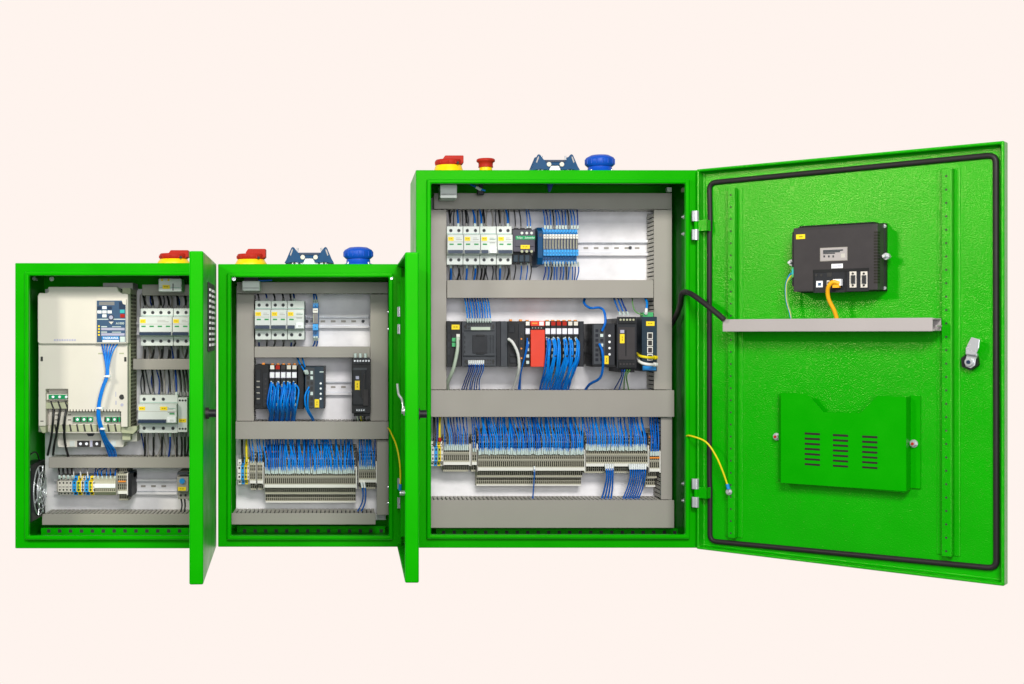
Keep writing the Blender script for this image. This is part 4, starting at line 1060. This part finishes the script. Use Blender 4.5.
for i in range(4):
    wire([(58.6+i*4.3,467,76),(59+i*4.3,472,64),(59.6+i*4.3,477.5,58)], 1.1, 'brown_grey', 'dark wire onto the beige power terminals of the left cabinet', 'dark wires onto the beige terminals', stuff=True, marker=2.4, mm='marker_white')
for i in range(6):
    x = 94+i*4.2
    wire([(x+R(-3,5),467,78),(x+R(-1,2),471,68),(x,478,60)], .7, random.choice(('wire_blue','wire_navy')), 'blue wire onto the fine-pitched strip of the left cabinet', 'blue wires onto the fine-pitched strip', stuff=True, marker=2.4)
for i in range(3):
    wire([(73+i*7,467,78),(73.4+i*7,472,66),(74+i*7,478,60)], .8, 'cable_white', 'pale wire onto the blue and yellow terminals of the left cabinet', 'pale wires onto the coloured terminals', stuff=True)
for i in range(2):
    wire([(181+i*3.6,499,60),(182+i*3,506,66),(180+i*4,515,76)], .9, 'mid_plastic', 'grey wire below the relay with the blue dial', 'grey wires below the dial relay')
wire([(28,456,20),(36,452,40),(40,462,60),(44,470,80)], .9, 'wire_black', 'black fan lead looping above the cooling fan of the left cabinet', cat='cable', name='cable')
o = STUFF.build('fine_wiring', None, base=U(530,430,76)); o['kind'] = 'stuff'; tag(o, 'fine blue and black wires crowding between the ducts and the small parts', 'wiring')
# big hose and earth wires
o = wire([(662,334,86),(670,326,74),(677,314,52),(680.6,304,24),(681.6,295,4),(685,292,-8),(692,294.4,-22),(704,303,-34),(716,312.5,-44),(724,319.5,-50)], 2.75, 'rubber', 'thick black sleeved cable crossing from the tall cabinet to the grey tray on its door', cat='cable', name='cable', n=12, sub=5)
pE = [U(686,438,4), U(686.5,436,-4), U(692,436.2,-12), dR.P(706,442,20), dR.P(716,456,18), dR.P(723,472,14), dR.P(727.5,485,11.5)]
m = MB(); m.tube(pE, .9, 'wire_yellow', n=8, sub=5); o = m.build('earth_wire', None, base=pE[0]); tag(o, 'yellow earth wire arching from the tall cabinet to a bolt on its wide open door', 'wire')
m = MB(); a = dR.P(727.3,484,11.6); b = dR.P(728.6,489,11.2); m.tube([a, b], 1.8, 'label_blue', n=8, sub=1); p = dR.P(729.2,491.8,10); m.cyl(p, p+dR.n*1, 3.2, 'steel', n=12); m.cyl(p+dR.n, p+dR.n*3.5, 1.9, 'chrome', n=6); m.build('ring_terminal', o)
pE = [U(388,428,-2), U(390,431,-14), U(396.2,445,-30), U(399.6,462,-36), U(400.4,478,-36), U(400,487,-34)]
m = MB(); m.tube(pE, .85, 'wire_yellow', n=8, sub=5); o = m.build('earth_wire', None, base=pE[0]); tag(o, 'yellow earth wire from the middle cabinet to its edge-on door', 'wire')
m = MB(); m.tube([U(400.3,484,-35), U(399.8,490,-34)], 1.7, 'label_blue', n=8, sub=1); p = U(399.6,493,-34); m.cyl(p, p+Vector((5,0,0)), 2.6, 'chrome', n=10); m.build('ring_terminal', o)

# ------------------------------------------------------------------ things on the big door
root = thing('cable_tray', 'light grey closed cable duct fixed across the inside of the wide open door', 'cable duct', dR.P(830, 332, 10))
m = dR.mb(); a = dR.uv(722.5, 319.4, 30); b = dR.uv(932.5, 317.6, 30); c = dR.uv(722.5, 331, 30)
zt = .5*(a[1]+b[1]); zb = c[1]-.6
m.box(a[0], -30, zb, b[0], -28.4, zt, 'tray_grey'); m.build('lid', root, bevel=.5)
m = dR.mb(); m.box(a[0]+1, -28.4, zb+.4, b[0]+1, -10.2, zb+1.6, 'tray_grey'); m.box(a[0]+1, -28.4, zt-1.6, b[0]+1, -10.2, zt-.4, 'tray_grey')
m.box(a[0]+1, -10.4, zb+.4, b[0]+1, -9.6, zt-.4, 'tray_grey'); m.box(b[0]+.5, -24, zb+4, b[0]+2, -10.4, zb+5.4, 'tray_grey')
m.build('slotted_wall', root, bevel=.2)
root = thing('operator_panel', 'dark grey back of an operator panel mounted on the wide open door', 'operator panel', dR.P(838, 293, 10))
m = dR.mb()
p0 = dR.uv(793.4, 228.6, 26); p1 = dR.uv(877.5, 223, 26); p2 = dR.uv(793.4, 292.4, 26)
u0, u1, zt, zb = p0[0], p1[0], (p0[1]+p1[1])/2, p2[1]+.6
m.box(u0, -26, zb, u1, -8, zt, 'brown_grey')
m.box(u0-3, -22, zb+5, u0, -8, zt-3, 'dark_plastic')
m.build('housing', root, bevel=.6)
m = dR.mb(); m.box(u0-1, -8, zb-.6, u1+.6, -1.8, zt+1.6, 'black_plastic'); m.build('bezel', root, bevel=.5)
m = dR.mb(); nn = 40
for i in range(nn):
    u = u0+4+i*(u1-u0-8)/nn; m.box(u, -26.15, zt-2.2, u+1.1, -20, zt+.2, 'ink'); m.box(u+1.2, -25, zt, u+2.0, -12, zt+1.8, 'black_plastic')
for i in range(18):
    z = zb+6+i*(zt-zb-12)/18; m.box(u1-3.2, -26.15, z, u1+.2, -20, z+1.5, 'hole_dark'); m.box(u0-3.15, -22.1, z, u0-1.8, -14, z+1.2, 'ink')
for i in range(10): u = u0+4+i*2.6; m.box(u, -26.1, zb-.15, u+1, -20, zb+2, 'ink')
m.build('cooling_slot', root)
def ub(m, px0, py0, px1, py1, w0, w1, mt): dR.dbox(m, px0, py0, px1, py1, w0, w1, mt)
m = dR.mb(); ub(m, 796, 234.6, 805, 238.8, 25.8, 26.3, 'yellow_label'); ub(m, 799, 236.3, 802.6, 237, 26.2, 26.5, 'ink_brown'); m.build('tag', root)
m = dR.mb(); ub(m, 820, 248, 847.4, 260.4, 25.8, 26.3, 'duct_grey'); ub(m, 820.6, 248.6, 846.8, 259.8, 26.2, 26.45, 'tray_grey')
for i in range(3): ub(m, 823, 250.2+i*1.5, 823+(20,17,12)[i], 250.7+i*1.5, 26.4, 26.6, 'mid_plastic')
for x in (823.4,828,832.4): ub(m, x, 255.4, x+1.6, 257.4, 26.4, 26.6, 'mid_plastic')
ub(m, 841, 253.6, 845, 257.6, 26.4, 26.6, 'duct_finger'); m.build('rating_label', root)
m = dR.mb(); ub(m, 831.4, 264, 842.8, 268, 25.8, 26.4, 'lamp_white'); ub(m, 833, 265.6, 841, 266.2, 26.3, 26.6, 'lilac'); m.build('name_label', root)
m = dR.mb(); ub(m, 813, 269.8, 868.6, 271, 25.9, 26.5, 'black_plastic'); ub(m, 813, 271, 814.4, 292.4, 25.9, 26.5, 'black_plastic'); ub(m, 844.6, 270.6, 846.6, 292, 25.9, 26.5, 'black_plastic')
ub(m, 814.4, 270.6, 844.6, 292.2, 25.9, 26.2, 'dark_plastic'); ub(m, 846.6, 270.6, 868.6, 291, 25.9, 26.2, 'dark_plastic')
for x in (816.4, 821.4): p = dR.uv(x, 275.2, 26.2); m.cyl((p[0],-26.2,p[1]),(p[0],-26.5,p[1]),1.3,'ink',n=10)
ub(m, 827, 272.6, 831.8, 276.8, 26, 26.6, 'ink')
m.build('port_panel', root)
m = dR.mb(); ub(m, 816.2, 281, 822.6, 287.2, 26, 26.9, 'lamp_white'); ub(m, 818, 282.8, 821, 285.6, 26.8, 27.1, 'keypad_blue'); m.build('port', root)
m = dR.mb(); ub(m, 826.8, 280.4, 829.4, 286.6, 26, 26.9, 'cream_plastic'); ub(m, 827.4, 281.6, 828.8, 285.6, 26.8, 27.1, 'ink'); m.build('port', root)
for x in (849.6, 860.6):
    m = dR.mb(); ub(m, x, 271.6, x+6.6, 287.4, 26, 27.4, 'cream_plastic'); ub(m, x+1.2, 275.2, x+5.2, 283.6, 27.3, 28.6, 'mid_plastic'); ub(m, x+2, 276, x+4.4, 282.8, 28.5, 28.8, 'ink')
    for y in (273.4, 285.4): p = dR.uv(x+3.4, y, 27.4); m.cyl((p[0],-27.4,p[1]),(p[0],-28.4,p[1]),.9,'ink',n=8)
    m.build('serial_port', root)
def clamp(u, z, s):
    m = dR.mb(); m.box(min(u,u+s*6), -16, z-1.4, max(u,u+s*6), -12, z+1.4, 'steel'); m.cyl((u+s*4,-24,z),(u+s*4,-8,z),1.4,'chrome',n=10); m.cyl((u+s*4,-18,z),(u+s*4,-14,z),3.2,'steel',n=8)
    m.build('clamp', root)
clamp(u1+.5, (zt+zb)/2+.5, 1); clamp(u0-1, (zt+zb)/2-2, -1)
m = dR.mb()
for (uu, z) in ((u1+.2, zt-1.5), (u1+.2, zb+2)): m.cyl((uu,-8,z),(uu,-9.5,z),1.6,'chrome',n=10)
m.build('screw', root)
m = dR.mb(); m.box(u0-2.6, -24, zb+14, u0+1.4, -12, zb+23, 'connector_green'); m.box(u0-2.2,-24.4,zb+16,u0-.2,-24,zb+21,'cyan'); m.build('plug', root)
# cables of the panel
zi = dR.uv(786, 318.5, 20)[1]
def dwire(pts, r, mt, label, marker=None, group=None, cat='cable', mm=None):
    P = [dR.P(*p) for p in pts]; m = MB(); m.tube(P, r, mt, n=8, sub=5); o = m.build('cable', None, base=P[0]); tag(o, label, cat, group)
    return o
o = dwire([(839.4,283.4,31),(833,282,33),(829,285.6,33),(827.6,291.5,31),(829,300,28),(834,310,24),(837,318.8,20)], 1.9, 'cable_orange', 'orange network cable looping from the operator panel down into the grey duct')
m = dR.mb(); ub(m, 833, 279.2, 841, 285.6, 27, 31, 'lamp_white'); ub(m, 832.4, 281.6, 838.8, 287.6, 28, 32.2, 'cable_orange'); m.build('plug', o)
for i, c in enumerate(('label_blue','wire_yellow','wire_green')):
    dwire([(794.5,272+i*2,24),(789.6+i*.5,275+i*2,22),(786+i*.5,285,21),(786.4+i*.5,300,20),(789.6+i*.5,312,19),(791+i*.3,318.6,19)], .75, c, '%s thin wire curving from the left side of the operator panel' % ('blue','yellow','green')[i])

# ------------------------------------------------------------------ things on the cabinet roofs
def rotary(label, px0, px1, pyb, hx0, yt, ym, d=26, sides=28):
    k = (D+d)/D; cx_ = ((px0+px1)/2-CX)*k; zb = (CY-pyb)*k; rY = (px1-px0)/2*k
    p = Vector((cx_, d, zb)); root = thing('rotary_switch', label, 'switch', p)
    hY = (CY-ym)*k - zb; hT = (CY-yt)*k - zb
    m = MB(); m.lathe(p, [(rY,0),(rY,1.4),(rY*.92,3.4),(rY*.84,hY*.9)], 'yellow_plastic'); m.build('base', root)
    m = MB(); m.lathe(p, [(rY*.80,hY*.85),(rY*.86,hY),(rY*.86,hY+4.0),(rY*.80,hY+5.0),(rY*.5,hY+5.2)], 'red_plastic')
    for i in range(10):
        t = i*math.pi/5+.2; q = p+Vector((math.cos(t)*rY*.84, math.sin(t)*rY*.84, 0)); m.cyl(q+Vector((0,0,hY+.2)), q+Vector((0,0,hY+3)), 1.1, 'red_plastic', n=8)
    kn = m.build('knob', root)
    x0 = (hx0-CX)*k; x1 = cx_ + rY*.94
    m = MB(); m.prism([(x0-2.4, zb+hT-3.4), (x0, zb+hT), (x1, zb+hT), (x1, zb+hY+1), (x0-2.4, zb+hY+1)], d-6.5, d+6.5, 'red_plastic'); m.build('handle', kn, bevel=.7)
    m = MB(); q = Vector((x1-6.5, d-8, zb+hY+2)); m.cyl(q+Vector((0,-rY*.42,-1.4)), q+Vector((0,-rY*.42+1,-1.4)), 1.3, 'ink', n=10); m.build('lock_hole', kn)
    return root
base_py = lambda top, d: CY - (CY-top)*D/(D+d)
rotary('red and yellow rotary isolator switch on the roof of the left cabinet', 157.5, 190, base_py(263,26), 171.5, 250.5, 258.6)
rotary('red and yellow rotary isolator switch on the roof of the middle cabinet', 235, 267, base_py(264,26), 248.6, 249.2, 259)
rotary('red and yellow rotary isolator switch on the roof of the tall cabinet', 433, 464, base_py(170,26), 444.8, 156.2, 165)
d = 26; k = (D+d)/D; p = Vector(((485.7-CX)*k, d, (CY-base_py(170,26))*k)); root = thing('emergency_stop', 'round red mushroom stop button on the roof of the tall cabinet', 'button', p)
m = MB(); m.lathe(p, [(6.6,0),(6.6,6.2)], 'yellow_plastic'); m.build('collar', root)
m = MB(); m.lathe(p, [(7.6,5.9),(7.3,8),(7.5,10.6),(9.2,11.6),(9.5,12.4),(9.3,14.0),(8.2,14.7),(3,15.0)], 'red_plastic'); m.build('push_cap', root)

def connector(label, px0, px1, pyt, top, d=26):
    k = (D+d)/D; cx_ = ((px0+px1)/2-CX)*k; zb = (CY-base_py(top,d))*k; W = (px1-px0)*k; H = (CY-pyt)*k-zb
    p = Vector((cx_, d, zb)); root = thing('heavy_duty_connector', label, 'connector', p)
    def q(pts): return [(cx_+x*W, zb+z*H) for x, z in pts]
    m = MB(); m.box(cx_-.36*W, d-9, zb, cx_+.36*W, d+9, zb+.42*H, 'steel'); m.box(cx_-.16*W, d-7, zb+.42*H, cx_+.16*W, d+7, zb+.56*H, 'tray_grey'); m.build('housing', root, bevel=.8)
    for s, nm in ((-11, 0), (9.2, 1)):
        m = MB()
        L = [(-.5,.12),(-.46,.3),(-.36,.95),(-.33,1.0),(-.30,.95),(-.23,.68),(.23,.68),(.30,.95),(.33,1.0),(.36,.95),(.46,.3),(.5,.12),(.47,.08),(.30,.16),(.22,.12),(.12,.12),(.08,.38),(-.08,.38),(-.12,.12),(-.22,.12),(-.30,.16),(-.47,.08)]
        m.prism(q(L), d+s, d+s+1.8, 'frame_blue'); lv = m.build('locking_lever', root, bevel=.25, seg=1)
        m = MB(); y = d+s-.25 if s < 0 else d+s+2.05
        for sx in (-1, 1): m.prism(q([(sx*.39,.55),(sx*.36,.8),(sx*.335,.9),(sx*.33,.8),(sx*.37,.5)]), y-.05, y+.3, 'tray_grey')
        m.build('slot', lv)
        for sx in (-.13, .13):
            m = MB(); c = Vector((cx_+sx*W, d+s, zb+.42*H)); e = Vector((0,-1.6 if s<0 else 3.4,0)); m.cyl(c, c+e, 2.3, 'cream_plastic', n=16); m.build('pivot', lv)
    m = MB()
    for sx in (-.3,-.2,.2,.3): m.box(cx_+sx*W-1.1, d-9.6, zb, cx_+sx*W+1.1, d-8.9, zb+.4*H, 'mid_plastic')
    for sx in (-.43, .43): m.box(cx_+sx*W-2.6, d-8, zb, cx_+sx*W+2.6, d+8, zb+.2*H, 'navy')
    m.box(cx_-.2*W, d-12.4, zb+.56*H, cx_+.2*W, d-11.2, zb+.66*H, 'navy')
    m.build('rib', root)
    for sx in (-.26, .26):
        m = MB(); m.cyl((cx_+sx*W, d, zb+.6*H), (cx_+sx*W*.92, d, zb+.98*H), .9, 'steel', n=8); m.build('pin', root)
    return root
connector('blue and grey lever-locked connector housing on the roof of the middle cabinet', 285, 334, 247.6, 264)
connector('blue and grey lever-locked connector housing on the roof of the tall cabinet', 529, 578, 155.6, 170)
def cap(label, px0, px1, pyt, top, d=28):
    k = (D+d)/D; cx_ = ((px0+px1)/2-CX)*k; zb = (CY-base_py(top,d))*k; R_ = (px1-px0)/2*k; H = (CY-pyt)*k-zb
    p = Vector((cx_, d, zb)); root = thing('socket_outlet', label, 'socket', p)
    m = MB(); m.lathe(p, [(R_*.96,0),(R_*.96,1.6),(R_*.84,2.0),(R_*.80,H*.42)], 'cap_blue', n=32); m.build('flange', root)
    m = MB(); m.lathe(p, [(R_*.86,H*.36),(R_,H*.46),(R_,H*.76),(R_*.93,H*.84),(R_*.62,H*.97),(R_*.25,H)], 'cap_blue', n=32)
    for i in range(16):
        t = i*math.pi/8; c = p+Vector((math.cos(t)*R_*.99, math.sin(t)*R_*.99, 0)); m.cyl(c+Vector((0,0,H*.48)), c+Vector((0,0,H*.74)), .7, 'cap_blue', n=6)
    m.build('screw_cap', root)
    m = MB(); m.cyl(p+Vector((R_*.7,-R_*.62,1)), p+Vector((R_*.7,-R_*.62,3)), 1.2, 'chrome', n=8); m.cyl(p+Vector((-R_*.7,-R_*.62,1)), p+Vector((-R_*.7,-R_*.62,3)), 1.2, 'chrome', n=8); m.build('screw', root)
cap('round blue screw-cap socket on the roof of the middle cabinet', 343.8, 372.8, 247, 264)
cap('round blue screw-cap socket on the roof of the tall cabinet', 585.2, 614.4, 155, 170)
# underside of the roof connector, seen inside the tall cabinet
m = MB(); m.poly([(547,180),(555,180),(550.6,191.5),(548.6,191.5)], 40, 44, 'wire_navy'); o = m.build('wire_bundle', None, base=U(551,180,40)); tag(o, 'dark blue wire bunch hanging from the roof connector inside the tall cabinet', 'wire bundle')
m = MB(); [m.tube([U(250,277,46), U(256+i,280.5,40), U(268+i*2,280.2,42)], .8, 'wire_blue') for i in range(3)]; o = m.build('wire_bundle', None, base=U(250,277,46)); tag(o, 'blue wires lying over the door switch box of the middle cabinet', 'wire bundle')

# ------------------------------------------------------------------ light, world, camera
wd = bpy.data.worlds.new('World'); sc.world = wd; wd.use_nodes = True
bg = wd.node_tree.nodes['Background']; bg.inputs['Strength'].default_value = 1.0
nt = wd.node_tree; tc = nt.nodes.new('ShaderNodeTexCoord'); sx = nt.nodes.new('ShaderNodeSeparateXYZ'); cr = nt.nodes.new('ShaderNodeValToRGB')
mr = nt.nodes.new('ShaderNodeMapRange'); mr.inputs['From Min'].default_value = -1; mr.inputs['From Max'].default_value = 1
nt.links.new(tc.outputs['Generated'], sx.inputs[0]); nt.links.new(sx.outputs['Y'], mr.inputs['Value']); nt.links.new(mr.outputs['Result'], cr.inputs['Fac']); nt.links.new(cr.outputs['Color'], bg.inputs['Color'])
# cream background behind the cabinets; world dimmed behind the viewer, added for contrast
cr.color_ramp.elements[0].position = .50; cr.color_ramp.elements[0].color = (.13, .13, .13, 1)
cr.color_ramp.elements[1].position = .60; cr.color_ramp.elements[1].color = (1.0, .905, .855, 1)
def area(name, loc, target, size, energy, col=(1,1,1), sy=None):
    l = bpy.data.lights.new(name, 'AREA'); l.shape = 'RECTANGLE'; l.size = size; l.size_y = sy or size; l.energy = energy; l.color = col
    o = bpy.data.objects.new(name, l); C.objects.link(o); o.location = loc
    o.rotation_euler = (Vector(target)-Vector(loc)).to_track_quat('-Z', 'Y').to_euler(); return o
area('side_softbox', (-1.6, -1.5, .95), (.9, -.15, .3), .4, 26, (1, .95, .80), .2)
area('key_softbox', (.35, -2.8, 1.45), (.3, 0, -.0), 1.1, 84, (1, .965, .92), .6)
area('added_fill_light', (.25, -3.6, .25), (.15, 0, 0), 1.6, 50, (.98, .98, 1), 1.2)  # added from the viewer's side to brighten the cabinet interiors
cam = bpy.data.cameras.new('Camera'); co = bpy.data.objects.new('Camera', cam); C.objects.link(co); sc.camera = co
co.location = (0, -D*S, 0); co.rotation_euler = (math.pi/2, 0, 0)
cam.sensor_width = 36; cam.lens = 36*D/1024; cam.shift_x = (512-CX)/1024; cam.shift_y = -(342-CY)/1024
cam.clip_start = .05; cam.clip_end = 100
sc.view_settings.view_transform = 'Standard'; sc.view_settings.look = 'None'; sc.view_settings.exposure = 0; sc.view_settings.gamma = 1
sc.render.resolution_x = 1024; sc.render.resolution_y = 684
